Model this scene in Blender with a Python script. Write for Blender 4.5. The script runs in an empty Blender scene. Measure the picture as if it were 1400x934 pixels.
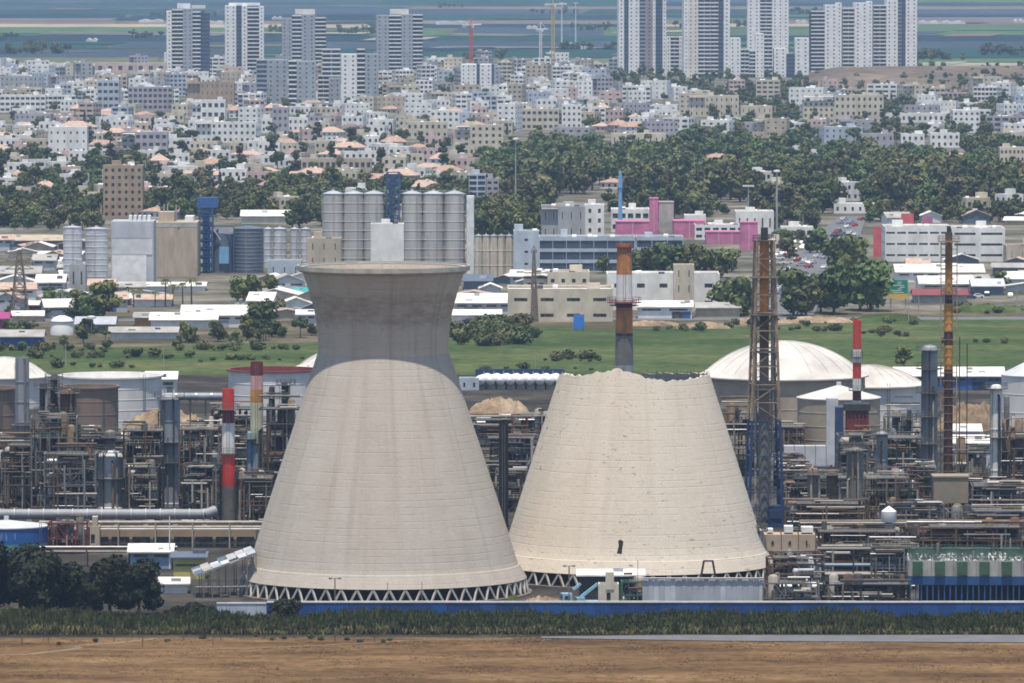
import bpy, math, random
from mathutils import Vector, Matrix, Euler
random.seed(7)
SC = bpy.context.scene
COL = SC.collection

# ------------------------------------------------------------------ camera, sky, sun, exposure
HAZE = 3.9e-5                           # haze density per metre
FPX, CAM_H = 10100.0, 125.0            # focal length in photo pixels (1400 wide), height of the hillside viewpoint
PITCH = math.atan(571.0 / FPX)
cam_data = bpy.data.cameras.new('camera')
cam_data.sensor_width = 36.0
cam_data.lens = FPX / 1400.0 * 36.0
cam_data.clip_start = 10.0
cam_data.clip_end = 90000.0
cam = bpy.data.objects.new('camera', cam_data)
COL.objects.link(cam)
cam.location = (0, 0, CAM_H)
cam.rotation_euler = (math.pi / 2 - PITCH, 0, 0)
SC.camera = cam

SUN_EL, SUN_AZ = math.radians(77), math.radians(4)    # azimuth: behind the camera, swung to the west
world = bpy.data.worlds.new('World')
SC.world = world
world.use_nodes = True
wn = world.node_tree
wn.nodes.clear()
sky = wn.nodes.new('ShaderNodeTexSky')
sky.sky_type = 'NISHITA'
sky.sun_disc = False
sky.sun_elevation = SUN_EL
sky.sun_rotation = math.pi + SUN_AZ
bg = wn.nodes.new('ShaderNodeBackground')
bg.inputs['Strength'].default_value = 0.115
wo = wn.nodes.new('ShaderNodeOutputWorld')
wn.links.new(sky.outputs[0], bg.inputs['Color'])
wn.links.new(bg.outputs[0], wo.inputs['Surface'])

sun_data = bpy.data.lights.new('sun', 'SUN')
sun_data.energy = 4.1
sun_data.angle = math.radians(0.6)
sun_data.color = (1.0, 0.915, 0.79)
sun = bpy.data.objects.new('sun', sun_data)
COL.objects.link(sun)
sd = Vector((-math.sin(SUN_AZ) * math.cos(SUN_EL), -math.cos(SUN_AZ) * math.cos(SUN_EL), math.sin(SUN_EL)))
sun.rotation_euler = (-sd).to_track_quat('-Z', 'Y').to_euler()
sun.location = (0, 0, 500)

SC.view_settings.view_transform = 'Standard'
SC.view_settings.look = 'None'
SC.view_settings.gamma = 1.0
SC.view_settings.exposure = 0.40
SC.view_settings.use_curve_mapping = False
SC.render.engine = 'CYCLES'
SC.cycles.use_denoising = True
SC.cycles.max_bounces = 5
SC.cycles.diffuse_bounces = 3
SC.cycles.glossy_bounces = 2
SC.cycles.transparent_max_bounces = 6
SC.cycles.volume_bounces = 0
SC.cycles.pixel_filter_type = 'BLACKMAN_HARRIS'
SC.cycles.filter_width = 1.75           # the photograph is a soft long-lens picture
SC.cycles.caustics_reflective = False
SC.cycles.caustics_refractive = False

# ------------------------------------------------------------------ pixel -> place
def ray(px, py):
    u, v = (px - 700) / FPX, (py - 467) / FPX
    return Vector((u, math.cos(PITCH) - v * math.sin(PITCH), -math.sin(PITCH) - v * math.cos(PITCH)))
def ground(px, py, z=0.0):
    d = ray(px, py)
    t = (z - CAM_H) / d.z
    return d.x * t, d.y * t
def at(px, py, Y):
    """the point on the pixel's line of sight at ground distance Y"""
    d = ray(px, py)
    t = Y / d.y
    return Vector((d.x * t, Y, CAM_H + d.z * t))
def zof(py, Y):
    return at(700, py, Y).z
def mpp(Y):
    return Y / FPX * 1.0

# ------------------------------------------------------------------ materials (procedural, by world position)
MATS = {}
def lin(c):
    return tuple((x / 12.92 if x <= 0.04045 else ((x + 0.055) / 1.055) ** 2.4) for x in c)
def mat(name, col, rough=0.8, var=0.25, scale=0.6, metal=0.0, bump=0.0, stretch=(1, 1, 1), col2=None, emit=None):
    """plain surface: linear base colour, broken by world-space noise of two sizes"""
    if name in MATS:
        return MATS[name]
    m = bpy.data.materials.new(name)
    m.use_nodes = True
    nt = m.node_tree
    b = nt.nodes['Principled BSDF']
    b.inputs['Roughness'].default_value = rough
    b.inputs['Metallic'].default_value = metal
    geo = nt.nodes.new('ShaderNodeNewGeometry')
    mp = nt.nodes.new('ShaderNodeMapping')
    mp.inputs['Scale'].default_value = [scale * s for s in stretch]
    nt.links.new(geo.outputs['Position'], mp.inputs['Vector'])
    nz = nt.nodes.new('ShaderNodeTexNoise')
    nz.inputs['Scale'].default_value = 1.0
    nz.inputs['Detail'].default_value = 5.0
    nz.inputs['Roughness'].default_value = 0.62
    nt.links.new(mp.outputs[0], nz.inputs['Vector'])
    rp = nt.nodes.new('ShaderNodeValToRGB')
    c1 = [max(0, c * (1 - var)) for c in col]
    c2 = list(col2) if col2 else [min(1, c * (1 + var)) for c in col]
    rp.color_ramp.elements[0].position = 0.34
    rp.color_ramp.elements[1].position = 0.66
    rp.color_ramp.elements[0].color = (*c1, 1)
    rp.color_ramp.elements[1].color = (*c2, 1)
    nt.links.new(nz.outputs['Fac'], rp.inputs[0])
    nt.links.new(rp.outputs[0], b.inputs['Base Color'])
    if bump:
        bp = nt.nodes.new('ShaderNodeBump')
        bp.inputs['Strength'].default_value = bump
        bp.inputs['Distance'].default_value = 0.3
        nt.links.new(nz.outputs['Fac'], bp.inputs['Height'])
        nt.links.new(bp.outputs[0], b.inputs['Normal'])
    MATS[name] = m
    return m

# ------------------------------------------------------------------ mesh builder
class MB:
    def __init__(s):
        s.v, s.f, s.m = [], [], []
    def quad(s, a, b, c, d, m=0):
        n = len(s.v); s.v += [tuple(a), tuple(b), tuple(c), tuple(d)]; s.f.append((n, n + 1, n + 2, n + 3)); s.m.append(m)
    def tri(s, a, b, c, m=0):
        n = len(s.v); s.v += [tuple(a), tuple(b), tuple(c)]; s.f.append((n, n + 1, n + 2)); s.m.append(m)
    def box(s, x0, x1, y0, y1, z0, z1, m=0, bottom=True):
        n = len(s.v)
        s.v += [(x0, y0, z0), (x1, y0, z0), (x1, y1, z0), (x0, y1, z0), (x0, y0, z1), (x1, y0, z1), (x1, y1, z1), (x0, y1, z1)]
        F = [(0, 1, 5, 4), (1, 2, 6, 5), (2, 3, 7, 6), (3, 0, 4, 7), (4, 5, 6, 7)] + ([(3, 2, 1, 0)] if bottom else [])
        s.f += [tuple(n + i for i in f) for f in F]; s.m += [m] * len(F)
    def bar(s, p0, p1, w, h=None, m=0):
        p0, p1 = Vector(p0), Vector(p1); h = h or w
        d = (p1 - p0).normalized()
        up = Vector((0, 0, 1)) if abs(d.z) < 0.95 else Vector((0, 1, 0))
        a = d.cross(up).normalized() * (w / 2); b = a.cross(d).normalized() * (h / 2)
        n = len(s.v)
        for p in (p0, p1):
            s.v += [tuple(p + a + b), tuple(p - a + b), tuple(p - a - b), tuple(p + a - b)]
        F = [(0, 1, 2, 3), (7, 6, 5, 4)] + [(i, (i + 4), (i + 1) % 4 + 4, (i + 1) % 4) for i in range(4)]
        s.f += [tuple(n + i for i in f) for f in F]; s.m += [m] * len(F)
    def cone(s, p0, p1, r0, r1, n=12, m=0, caps=True):
        p0, p1 = Vector(p0), Vector(p1)
        d = (p1 - p0).normalized()
        up = Vector((0, 0, 1)) if abs(d.z) < 0.95 else Vector((0, 1, 0))
        a = d.cross(up).normalized(); b = a.cross(d).normalized()
        k = len(s.v)
        for p, r in ((p0, r0), (p1, r1)):
            for i in range(n):
                t = 2 * math.pi * i / n
                s.v.append(tuple(p + a * (r * math.cos(t)) + b * (r * math.sin(t))))
        for i in range(n):
            j = (i + 1) % n
            s.f.append((k + i, k + n + i, k + n + j, k + j)); s.m.append(m)
        if caps:
            s.f.append(tuple(k + i for i in range(n))); s.m.append(m)
            s.f.append(tuple(k + n + n - 1 - i for i in range(n))); s.m.append(m)
    def tube(s, pts, r, n=8, m=0):
        pts = [Vector(p) for p in pts]
        k = len(s.v)
        for q, p in enumerate(pts):
            d = ((pts[q] - pts[q - 1]).normalized() if q else Vector()) + ((pts[q + 1] - pts[q]).normalized() if q < len(pts) - 1 else Vector())
            d.normalize()
            up = Vector((0, 0, 1)) if abs(d.z) < 0.8 else Vector((0, 1, 0))
            a = d.cross(up).normalized(); b = a.cross(d).normalized()
            for i in range(n):
                t = 2 * math.pi * i / n
                s.v.append(tuple(p + a * (r * math.cos(t)) + b * (r * math.sin(t))))
        for q in range(len(pts) - 1):
            for i in range(n):
                j = (i + 1) % n
                s.f.append((k + q * n + i, k + q * n + n + i, k + q * n + n + j, k + q * n + j)); s.m.append(m)
        s.f.append(tuple(k + i for i in range(n))); s.m.append(m)
        e = k + (len(pts) - 1) * n
        s.f.append(tuple(e + n - 1 - i for i in range(n))); s.m.append(m)
    def lathe(s, prof, n=32, c=(0, 0, 0), m=0, close_top=True, mats=None):
        """prof: (radius, z) from the bottom up"""
        k = len(s.v)
        for r, z in prof:
            for i in range(n):
                t = 2 * math.pi * i / n
                s.v.append((c[0] + r * math.cos(t), c[1] + r * math.sin(t), c[2] + z))
        for q in range(len(prof) - 1):
            for i in range(n):
                j = (i + 1) % n
                s.f.append((k + q * n + i, k + q * n + j, k + q * n + n + j, k + q * n + n + i)); s.m.append(mats[q] if mats else m)
        if close_top and prof[-1][0] > 0.01:
            e = k + (len(prof) - 1) * n
            s.f.append(tuple(e + i for i in range(n))); s.m.append(mats[-1] if mats else m)
    def mesh(s, name, mats, smooth=False):
        me = bpy.data.meshes.new(name)
        me.from_pydata(s.v, [], s.f)
        for q in (mats if isinstance(mats, (list, tuple)) else [mats]):
            me.materials.append(q)
        if isinstance(mats, (list, tuple)) and len(mats) > 1:
            me.polygons.foreach_set('material_index', s.m)
        if smooth:
            me.polygons.foreach_set('use_smooth', [True] * len(me.polygons))
            me.update()
            try:
                me.set_sharp_from_angle(angle=math.radians(38))
            except Exception:
                pass
        me.update()
        return me
    def build(s, name, mats, parent=None, loc=(0, 0, 0), rz=0, smooth=False, kind=None):
        return place(name, s.mesh(name, mats, smooth), parent, loc, rz, kind)

def place(name, me, parent=None, loc=(0, 0, 0), rz=0, kind=None, scale=None):
    o = bpy.data.objects.new(name, me)
    COL.objects.link(o)
    o.parent = parent
    o.location = loc
    if rz: o.rotation_euler = (0, 0, rz)
    if scale is not None: o.scale = scale
    if kind: o['kind'] = kind
    return o
def tag(o, label, cat, group=None):
    o['label'] = label; o['category'] = cat
    if group: o['group'] = group
    return o
def thing(name, label, cat, loc=(0, 0, 0), rz=0, group=None):
    o = place(name, None, None, loc, rz)
    o.empty_display_size = 1.0
    return tag(o, label, cat, group)
def structure(name, mb, m, **k):
    o = mb.build(name, m, **k); o['kind'] = 'structure'; return o
def copy_tree(o, parent=None, loc=None, rz=None, label=None):
    c = o.copy(); COL.objects.link(c); c.parent = parent
    if loc is not None: c.location = loc
    if rz is not None: c.rotation_euler = (0, 0, rz)
    if label: c['label'] = label
    for ch in o.children: copy_tree(ch, c)
    return c

# shared unit meshes: a square bar and a round bar along +Z, sized by the object's scale
_UNIT = {}
def unit(kind, m):
    k = (kind, m.name)
    if k not in _UNIT:
        b = MB()
        if kind == 'bar': b.box(-.5, .5, -.5, .5, 0, 1)
        elif kind == 'pipe': b.cone((0, 0, 0), (0, 0, 1), 1, 1, 12)
        elif kind == 'box': b.box(-.5, .5, -.5, .5, 0, 1)
        _UNIT[k] = b.mesh(kind, m, smooth=(kind == 'pipe'))
    return _UNIT[k]
def stick(name, parent, p0, p1, w, m, h=None, round_=False):
    """one straight member (column, beam, brace, pipe) from p0 to p1"""
    p0, p1 = Vector(p0), Vector(p1)
    d = p1 - p0
    o = place(name, unit('pipe' if round_ else 'bar', m), parent, p0)
    if abs(d.x) > 1e-6 or abs(d.y) > 1e-6:
        o.rotation_euler = d.to_track_quat('Z', 'Y').to_euler()
    o.scale = (w, h or w, d.length)
    return o
def block(name, parent, x0, x1, y0, y1, z0, z1, m):
    return place(name, unit('box', m), parent, ((x0 + x1) / 2, (y0 + y1) / 2, z0), scale=(x1 - x0, y1 - y0, z1 - z0))
# ------------------------------------------------------------------ the ground: one plain out to the horizon, then the parcels lying on it
def ground_mat(name, stops, scale, stretch=(1, 1, 1), detail=8, fine=None, fine_amt=0.35, bump=0.4):
    m = bpy.data.materials.new(name); m.use_nodes = True
    nt = m.node_tree; b = nt.nodes['Principled BSDF']
    b.inputs['Roughness'].default_value = 1.0
    b.inputs['Specular IOR Level'].default_value = 0.1
    geo = nt.nodes.new('ShaderNodeNewGeometry')
    mp = nt.nodes.new('ShaderNodeMapping'); mp.inputs['Scale'].default_value = [scale * q for q in stretch]
    nt.links.new(geo.outputs['Position'], mp.inputs['Vector'])
    nz = nt.nodes.new('ShaderNodeTexNoise'); nz.inputs['Scale'].default_value = 1; nz.inputs['Detail'].default_value = detail; nz.inputs['Roughness'].default_value = .65
    nt.links.new(mp.outputs[0], nz.inputs['Vector'])
    rp = nt.nodes.new('ShaderNodeValToRGB')
    el = rp.color_ramp.elements
    for i, (p, c) in enumerate(stops):
        e = el[i] if i < 2 else el.new(p)
        e.position = p; e.color = (*c, 1)
    nt.links.new(nz.outputs['Fac'], rp.inputs[0])
    out = rp.outputs[0]
    if fine:
        n2 = nt.nodes.new('ShaderNodeTexNoise'); n2.inputs['Scale'].default_value = fine; n2.inputs['Detail'].default_value = 6; n2.inputs['Roughness'].default_value = .7
        nt.links.new(geo.outputs['Position'], n2.inputs['Vector'])
        mr = nt.nodes.new('ShaderNodeMapRange'); mr.inputs[1].default_value = .3; mr.inputs[2].default_value = .7; mr.inputs[3].default_value = 1 - fine_amt; mr.inputs[4].default_value = 1 + fine_amt
        nt.links.new(n2.outputs['Fac'], mr.inputs[0])
        mx = nt.nodes.new('ShaderNodeMix'); mx.data_type = 'RGBA'; mx.blend_type = 'MULTIPLY'; mx.inputs[0].default_value = 1
        nt.links.new(out, mx.inputs[6]); nt.links.new(mr.outputs[0], mx.inputs[7]); out = mx.outputs[2]
    nt.links.new(out, b.inputs['Base Color'])
    if bump:
        bp = nt.nodes.new('ShaderNodeBump'); bp.inputs['Strength'].default_value = bump; bp.inputs['Distance'].default_value = .5
        nt.links.new(nz.outputs['Fac'], bp.inputs['Height']); nt.links.new(bp.outputs[0], b.inputs['Normal'])
    MATS[name] = m
    return m
M_PLAIN = ground_mat('valley_soil', [(.35, (.05, .075, .04)), (.62, (.11, .12, .06)), (.8, (.17, .14, .09))], .004, (1, .35, 1), fine=.05)
M_DRY = ground_mat('dry_stubble', [(.30, (.055, .032, .015)), (.45, (.105, .061, .027)), (.58, (.168, .102, .046)), (.72, (.24, .157, .075))], .045, (.55, 1.5, 1), fine=.35, fine_amt=.45)
M_GREEN = ground_mat('green_meadow', [(.28, (.026, .046, .015)), (.44, (.048, .076, .022)), (.56, (.078, .100, .034)), (.70, (.14, .132, .06))], .018, (.7, 1, 1), fine=.2, fine_amt=.5)
M_VERGE = ground_mat('scrub_verge', [(.3, (.035, .04, .02)), (.48, (.085, .075, .045)), (.62, (.16, .13, .09)), (.75, (.26, .22, .16))], .03, (.6, 1, 1), fine=.2, fine_amt=.4)
M_YARD = ground_mat('refinery_yard', [(.3, (.018, .016, .014)), (.5, (.042, .037, .031)), (.7, (.11, .095, .075))], .045, fine=.5)
M_TOWN = ground_mat('town_earth', [(.32, (.045, .055, .03)), (.46, (.095, .09, .065)), (.56, (.17, .155, .125)), (.7, (.27, .245, .2))], .025, fine=.15)
M_ASPH = mat('asphalt', (.07, .072, .076), .9, .2, .15)
M_ROADG = mat('pale_road', (.13, .13, .135), .9, .15, .2)
M_TRACK = mat('dirt_track', (.20, .14, .08), 1, .2, .4)

def sheet(name, pix, m, z, kind='structure'):
    """a flat parcel whose corners are given as photo pixels on the ground"""
    b = MB(); n = len(pix)
    for p in pix:
        x, y = ground(*p); b.v.append((x, y, z))
    b.f.append(tuple(range(n - 1, -1, -1))); b.m.append(0)
    o = b.build(name, m)
    me = o.data
    if me.polygons[0].normal.z < 0: me.flip_normals()
    o['kind'] = kind
    return o
def strip(name, y0, y1, m, z, x0=-600, x1=2000):
    return sheet(name, [(x0, y0), (x1, y0), (x1, y1), (x0, y1)], m, z)

b = MB(); b.quad((-30000, -500, 0), (30000, -500, 0), (30000, 40000, 0), (-30000, 40000, 0))
structure('ground', b, M_PLAIN)
b = MB()
X, Yn = ground(-900, 872)
b.quad((-900, 300, .05), (900, 300, .05), (900, Yn, .05), (-900, Yn, .05))
structure('dry_field', b, M_DRY)
strip('refinery_ground', 872, 512, M_YARD, .05)
strip('meadow_verge', 512, 426, M_VERGE, .05)
sheet('meadow', [(-600, 513), (2000, 513), (2000, 424), (1250, 433), (1000, 449), (830, 451), (640, 446), (440, 468), (240, 474), (-600, 476)], M_GREEN, .09)
strip('town_ground', 426, 92, M_TOWN, .05)
# low rolling hills beyond the valley, out towards the horizon
b = MB(); NX, NY = 60, 14
for j in range(NY):
    for i in range(NX):
        x = -26000 + 52000 * i / (NX - 1); y = 21000 + 16000 * j / (NY - 1)
        h = max(0, math.sin(j / (NY - 1) * math.pi)) * (55 + 35 * math.sin(i * .7) + 22 * math.sin(i * 1.9 + j))
        b.v.append((x, y, h - 1))
for j in range(NY - 1):
    for i in range(NX - 1):
        k = j * NX + i; b.f.append((k, k + 1, k + NX + 1, k + NX)); b.m.append(0)
structure('hills', b, M_PLAIN, smooth=True)
# the far fields: parcels of crop, fallow and stubble; their blue tints paint distance haze
FC = dict(teal=(.02, .06, .055), dark=(.015, .035, .045), green=(.075, .125, .055), olive=(.12, .13, .07), tan=(.36, .30, .21), brown=(.17, .125, .1), slate=(.045, .065, .085), pale=(.28, .27, .2), lilac=(.15, .13, .14))
def fieldmat(k):
    n = 'crop_' + k
    return MATS.get(n) or ground_mat(n, [(.3, tuple(c * .72 for c in FC[k])), (.55, FC[k]), (.75, tuple(min(1, c * 1.3) for c in FC[k]))], .006, (1, .12, 1), fine=.03, fine_amt=.25, bump=0)
FIELDS = [(-8, 4, 'slate'), (4, 9, 'teal'), (9, 13, 'brown'), (13, 20, 'slate'), (20, 25, 'dark'), (25, 29, 'lilac'), (29, 34, 'brown'), (34, 38, 'tan'), (38, 49, 'green'), (49, 58, 'dark'), (58, 68, 'slate'), (68, 80, 'teal'), (80, 87, 'olive'), (87, 92, 'pale')]
for y0, y1, k in FIELDS:
    xs = [-300, random.randint(150, 330), random.randint(480, 640), random.randint(760, 900), random.randint(1060, 1240), 1700]
    for q in range(5):
        kk = k if random.random() < .55 else random.choice(['teal', 'dark', 'slate', 'green', 'teal', 'slate', k, k])
        if k == 'tan' and q == 0: kk = 'tan'
        j = [random.uniform(-1.2, 1.2) * (.4 if y0 < 20 else 1) for _ in range(4)]
        o = 6 * random.uniform(-3, 3)
        sheet('field', [(xs[q], y1 + j[0]), (xs[q + 1], y1 + j[1]), (xs[q + 1] + o, y0 + j[2]), (xs[q] + o, y0 + j[3])], fieldmat(kk), .1 + .03 * q + .006 * y0)
for _ in range(46):                     # smaller plots, ditches and tracks lying across them
    y0 = random.uniform(3, 88); l = random.uniform(-50, 1350); w = random.uniform(40, 260); h = random.choice([.5, .7, 1.5, 3, 4]) * (.35 + y0 / 90)
    k = random.uniform(-.012, .012) * w
    sheet('field', [(l, y0 + h), (l + w, y0 + h + k), (l + w + 20, y0 + k), (l + 20, y0)], fieldmat(random.choice(['tan', 'brown', 'green', 'teal', 'dark', 'olive', 'slate', 'lilac', 'pale'])), .95 + random.uniform(0, .2))
# ------------------------------------------------------------------ the two cooling towers
def tower_mat(name, base, dark, light, streak, joint, spots=None, panel=0.0, band=None):
    """cast concrete: lift joints every 1.2 m, vertical run-off streaks by angle, patches"""
    m = bpy.data.materials.new(name); m.use_nodes = True
    nt = m.node_tree; N = nt.nodes.new; L = nt.links.new
    b = nt.nodes['Principled BSDF']; b.inputs['Roughness'].default_value = .95; b.inputs['Specular IOR Level'].default_value = .15
    tc = N('ShaderNodeTexCoord'); sp = N('ShaderNodeSeparateXYZ'); L(tc.outputs['Object'], sp.inputs[0])
    def math_(op, a, bb=None, c=None):
        n = N('ShaderNodeMath'); n.operation = op
        for i, q in enumerate((a, bb, c)):
            if q is None: continue
            if isinstance(q, (int, float)): n.inputs[i].default_value = q
            else: L(q, n.inputs[i])
        return n.outputs[0]
    ang = math_('ARCTAN2', sp.outputs[1], sp.outputs[0])
    arc = math_('MULTIPLY', ang, 22.0)
    cb = N('ShaderNodeCombineXYZ'); L(arc, cb.inputs[0]); L(sp.outputs[2], cb.inputs[2])
    def noise(sx, sz, det=6, rough=.6, seed=0):
        mp = N('ShaderNodeMapping'); mp.inputs['Scale'].default_value = (sx, 1, sz); mp.inputs['Location'].default_value = (seed, seed * 1.7, seed * .6)
        L(cb.outputs[0], mp.inputs['Vector'])
        n = N('ShaderNodeTexNoise'); n.inputs['Scale'].default_value = 1; n.inputs['Detail'].default_value = det; n.inputs['Roughness'].default_value = rough
        L(mp.outputs[0], n.inputs['Vector']); return n.outputs['Fac']
    def rng(x, a, c, lo=0., hi=1.):
        n = N('ShaderNodeMapRange'); n.inputs[1].default_value = a; n.inputs[2].default_value = c; n.inputs[3].default_value = lo; n.inputs[4].default_value = hi
        L(x, n.inputs[0]); return n.outputs[0]
    def mix(f, a, c, mode='MIX'):
        n = N('ShaderNodeMix'); n.data_type = 'RGBA'; n.blend_type = mode
        if isinstance(f, (int, float)): n.inputs[0].default_value = f
        else: L(f, n.inputs[0])
        for i, q in ((6, a), (7, c)):
            if isinstance(q, tuple): n.inputs[i].default_value = (*q, 1)
            else: L(q, n.inputs[i])
        return n.outputs[2]
    col = mix(rng(noise(.09, .035, 5, .6, 3), .35, .65), base, light)
    col = mix(math_('MULTIPLY', rng(noise(.5, .018, 7, .65, 9), .48, .72), streak), col, dark)      # run-off streaks
    col = mix(math_('MULTIPLY', rng(noise(.16, .5, 6, .7, 5), .5, .75), streak * .6), col, dark)     # blotches
    fr = math_('FRACT', math_('DIVIDE', sp.outputs[2], 1.25))
    ln = math_('MULTIPLY', rng(math_('ABSOLUTE', math_('SUBTRACT', fr, .5)), .40, .48), rng(noise(.12, .8, 4, .6, 11), .42, .62))
    col = mix(math_('MULTIPLY', ln, joint), col, dark)
    ringf = math_('FLOOR', math_('DIVIDE', sp.outputs[2], 1.25))
    wn_ = N('ShaderNodeTexWhiteNoise'); wn_.noise_dimensions = '1D'; L(ringf, wn_.inputs['W'])
    col = mix(math_('MULTIPLY', wn_.outputs['Value'], joint * .22), col, dark)                      # each pour a little different
    if panel:
        fa = math_('FRACT', math_('DIVIDE', arc, 2.4))
        la = math_('MULTIPLY', rng(math_('ABSOLUTE', math_('SUBTRACT', fa, .5)), .455, .49), rng(noise(.2, .2, 3, .6, 17), .5, .66))
        col = mix(math_('MULTIPLY', la, panel), col, dark)
    if spots:
        a = rng(noise(.7, 2.0, 3, .55, 21), .635, .70)
        msk = rng(noise(.05, .06, 3, .6, 31), .45, .6)
        col = mix(math_('MULTIPLY', math_('MULTIPLY', a, msk), .85), col, spots)
        a2 = rng(noise(1.0, 2.4, 2, .5, 41), .69, .75)
        col = mix(math_('MULTIPLY', a2, .6), col, spots)
    if band:                             # rust-brown weathering band with a ragged edge
        z0, z1, bc = band
        zz = math_('ADD', sp.outputs[2], math_('MULTIPLY', noise(.3, .4, 5, .65, 51), 3.0))
        up = math_('MULTIPLY', rng(zz, z0, z0 + 1.2), rng(zz, z1 + 1.0, z1 - .2))
        col = mix(math_('MULTIPLY', math_('MULTIPLY', up, rng(noise(.22, .9, 6, .7, 61), .32, .62)), .55), col, bc)
    fine = rng(noise(3., 3., 5, .7, 2), .3, .7, .9, 1.08)
    col = mix(1., col, fine, 'MULTIPLY')
    L(col, b.inputs['Base Color'])
    bp = N('ShaderNodeBump'); bp.inputs['Strength'].default_value = .35; bp.inputs['Distance'].default_value = .12
    L(math_('ADD', noise(1.2, 1.2, 5, .7, 8), math_('MULTIPLY', ln, -.8)), bp.inputs['Height']); L(bp.outputs[0], b.inputs['Normal'])
    MATS[name] = m
    return m
M_SHELL = tower_mat('aged_concrete', (.405, .36, .305), (.285, .245, .19), (.455, .415, .365), .42, .16)
M_FLARE = tower_mat('stained_bounce_flare', (.50, .425, .34), (.34, .255, .18), (.54, .475, .39), .5, .3, band=(51.5, 57.5, (.25, .17, .115)))  # stained band; base lightened and warmed to paint bounce light in the shaded crown
M_SHELL2 = tower_mat('cream_render', (.55, .49, .405), (.39, .33, .255), (.60, .54, .455), .25, .2, spots=(.13, .105, .08), panel=.2)
M_CONC = mat('plain_concrete', (.40, .38, .34), .9, .2, .5)
M_CONCD = mat('dark_concrete', (.14, .125, .11), .95, .3, .4)
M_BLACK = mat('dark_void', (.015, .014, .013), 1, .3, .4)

def smooth_prof(pts, n):
    """Catmull-Rom through (z, r) points"""
    pts = [Vector(p) for p in pts]; out = []
    P = [pts[0] * 2 - pts[1]] + pts + [pts[-1] * 2 - pts[-2]]
    for i in range(1, len(P) - 2):
        for k in range(n):
            t = k / n; a, b_, c, d = P[i - 1], P[i], P[i + 1], P[i + 2]
            out.append(.5 * ((2 * b_) + (c - a) * t + (2 * a - 5 * b_ + 4 * c - d) * t * t + (3 * b_ - 3 * c + d - a) * t ** 3))
    out.append(pts[-1])
    return [(p.x, p.y) for p in out]

def cooling_tower(label, pxc, D, prof_px, nstrut, strut_h, shell_mat, flare_px=None, broken=None, seg=144):
    x = at(pxc, 467, D).x
    k = D / FPX
    t = thing('cooling_tower', label, 'cooling tower', (x, D, 0))
    zr = [(zof(y, D), hw * k) for y, hw in prof_px]          # bottom to top
    zr[0] = (strut_h, zr[0][1])
    prof = smooth_prof(zr, 8)
    def shell(name, prof, m, ragged=None):
        b = MB(); n = seg
        rows = []
        for inner in (0, 1):
            pr = prof if not inner else prof[::-1]
            for (z, r) in pr:
                row = []
                for i in range(n):
                    a = 2 * math.pi * i / n
                    zz, rr = z, r - (.45 if inner else 0)
                    if ragged:
                        zt = ragged(a)
                        if zz > zt:
                            zz = zt; rr = r_at(zt) - (.45 if inner else 0)
                    row.append(len(b.v)); b.v.append((rr * math.cos(a), rr * math.sin(a), zz))
                rows.append(row)
        rows.append(rows[0])
        for q in range(len(rows) - 1):
            for i in range(n):
                j = (i + 1) % n
                b.f.append((rows[q][i], rows[q][j], rows[q + 1][j], rows[q + 1][i])); b.m.append(0)
        return b.build(name, m, t, smooth=True)
    def r_at(z):
        for (z0, r0), (z1, r1) in zip(prof, prof[1:]):
            if z0 <= z <= z1: return r0 + (r1 - r0) * (z - z0) / (z1 - z0 + 1e-9)
        return prof[-1][1]
    if flare_px:
        zf = zof(flare_px, D)
        lo = [p for p in prof if p[0] <= zf]; hi = [p for p in prof if p[0] >= zf]
        hi = [lo[-1]] + hi
        shell('shell', lo, shell_mat); shell('flared_crown', hi, M_FLARE)
    else:
        shell('shell', prof, shell_mat, broken)
    # ring beam at the foot of the shell, and the V-shaped columns it stands on
    z0, r0 = prof[0]
    slope = (r0 - r_at(z0 + 3)) / 3
    b = MB(); n = seg
    pr = [(r0 - .75, z0 - .25), (r0 + .17, z0 - .25), (r0 + .09 - 2.25 * slope, z0 + 2.2), (r0 - .02 - 2.3 * slope, z0 + 2.28), (r0 - .75 - 2.2 * slope, z0 + 2.2)]
    b.lathe(pr + [pr[0]], n, close_top=False)
    b.build('ring_beam', shell_mat, t)
    sb = MB()
    h = strut_h - .2
    half = math.pi / nstrut
    for sgn in (-1, 1):
        pass
    def strut_mesh(sgn):
        b = MB(); a = half * sgn
        b.bar((r0 + .55, 0, -.1), (r0 * math.cos(a) - .12, r0 * math.sin(a), h), .34, .34)
        return b.mesh('column', M_CONC)
    for sgn in (-1, 1):
        me = strut_mesh(sgn)
        for i in range(nstrut):
            place('column', me, t, rz=2 * math.pi * i / nstrut)
    b = MB(); b.lathe([(r0 + 1.2, 0), (r0 + 1.2, .35), (r0 - .8, .35)], 96, close_top=True)
    b.build('basin', M_CONCD, t)
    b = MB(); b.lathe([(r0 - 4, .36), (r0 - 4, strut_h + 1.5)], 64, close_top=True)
    b.build('dark_core', M_BLACK, t)  # near-black drum stands in for the dark inside behind the columns
    return t, prof

T1P = [(803, 195), (770, 184.5), (725, 170), (680, 155.5), (620, 135.8), (590, 125.7), (566, 117.8), (535, 107.5), (509, 99), (493, 93.6), (485, 91), (480, 90), (472, 89.6), (455, 90.2), (430, 93.5), (400, 101.5), (380, 108), (365, 113)]
t1, prof1 = cooling_tower('tall flared cooling tower of pale streaked concrete with a shaded brown crown', 524.3, 1378, T1P, 56, 3.2, M_SHELL, flare_px=482)
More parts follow.
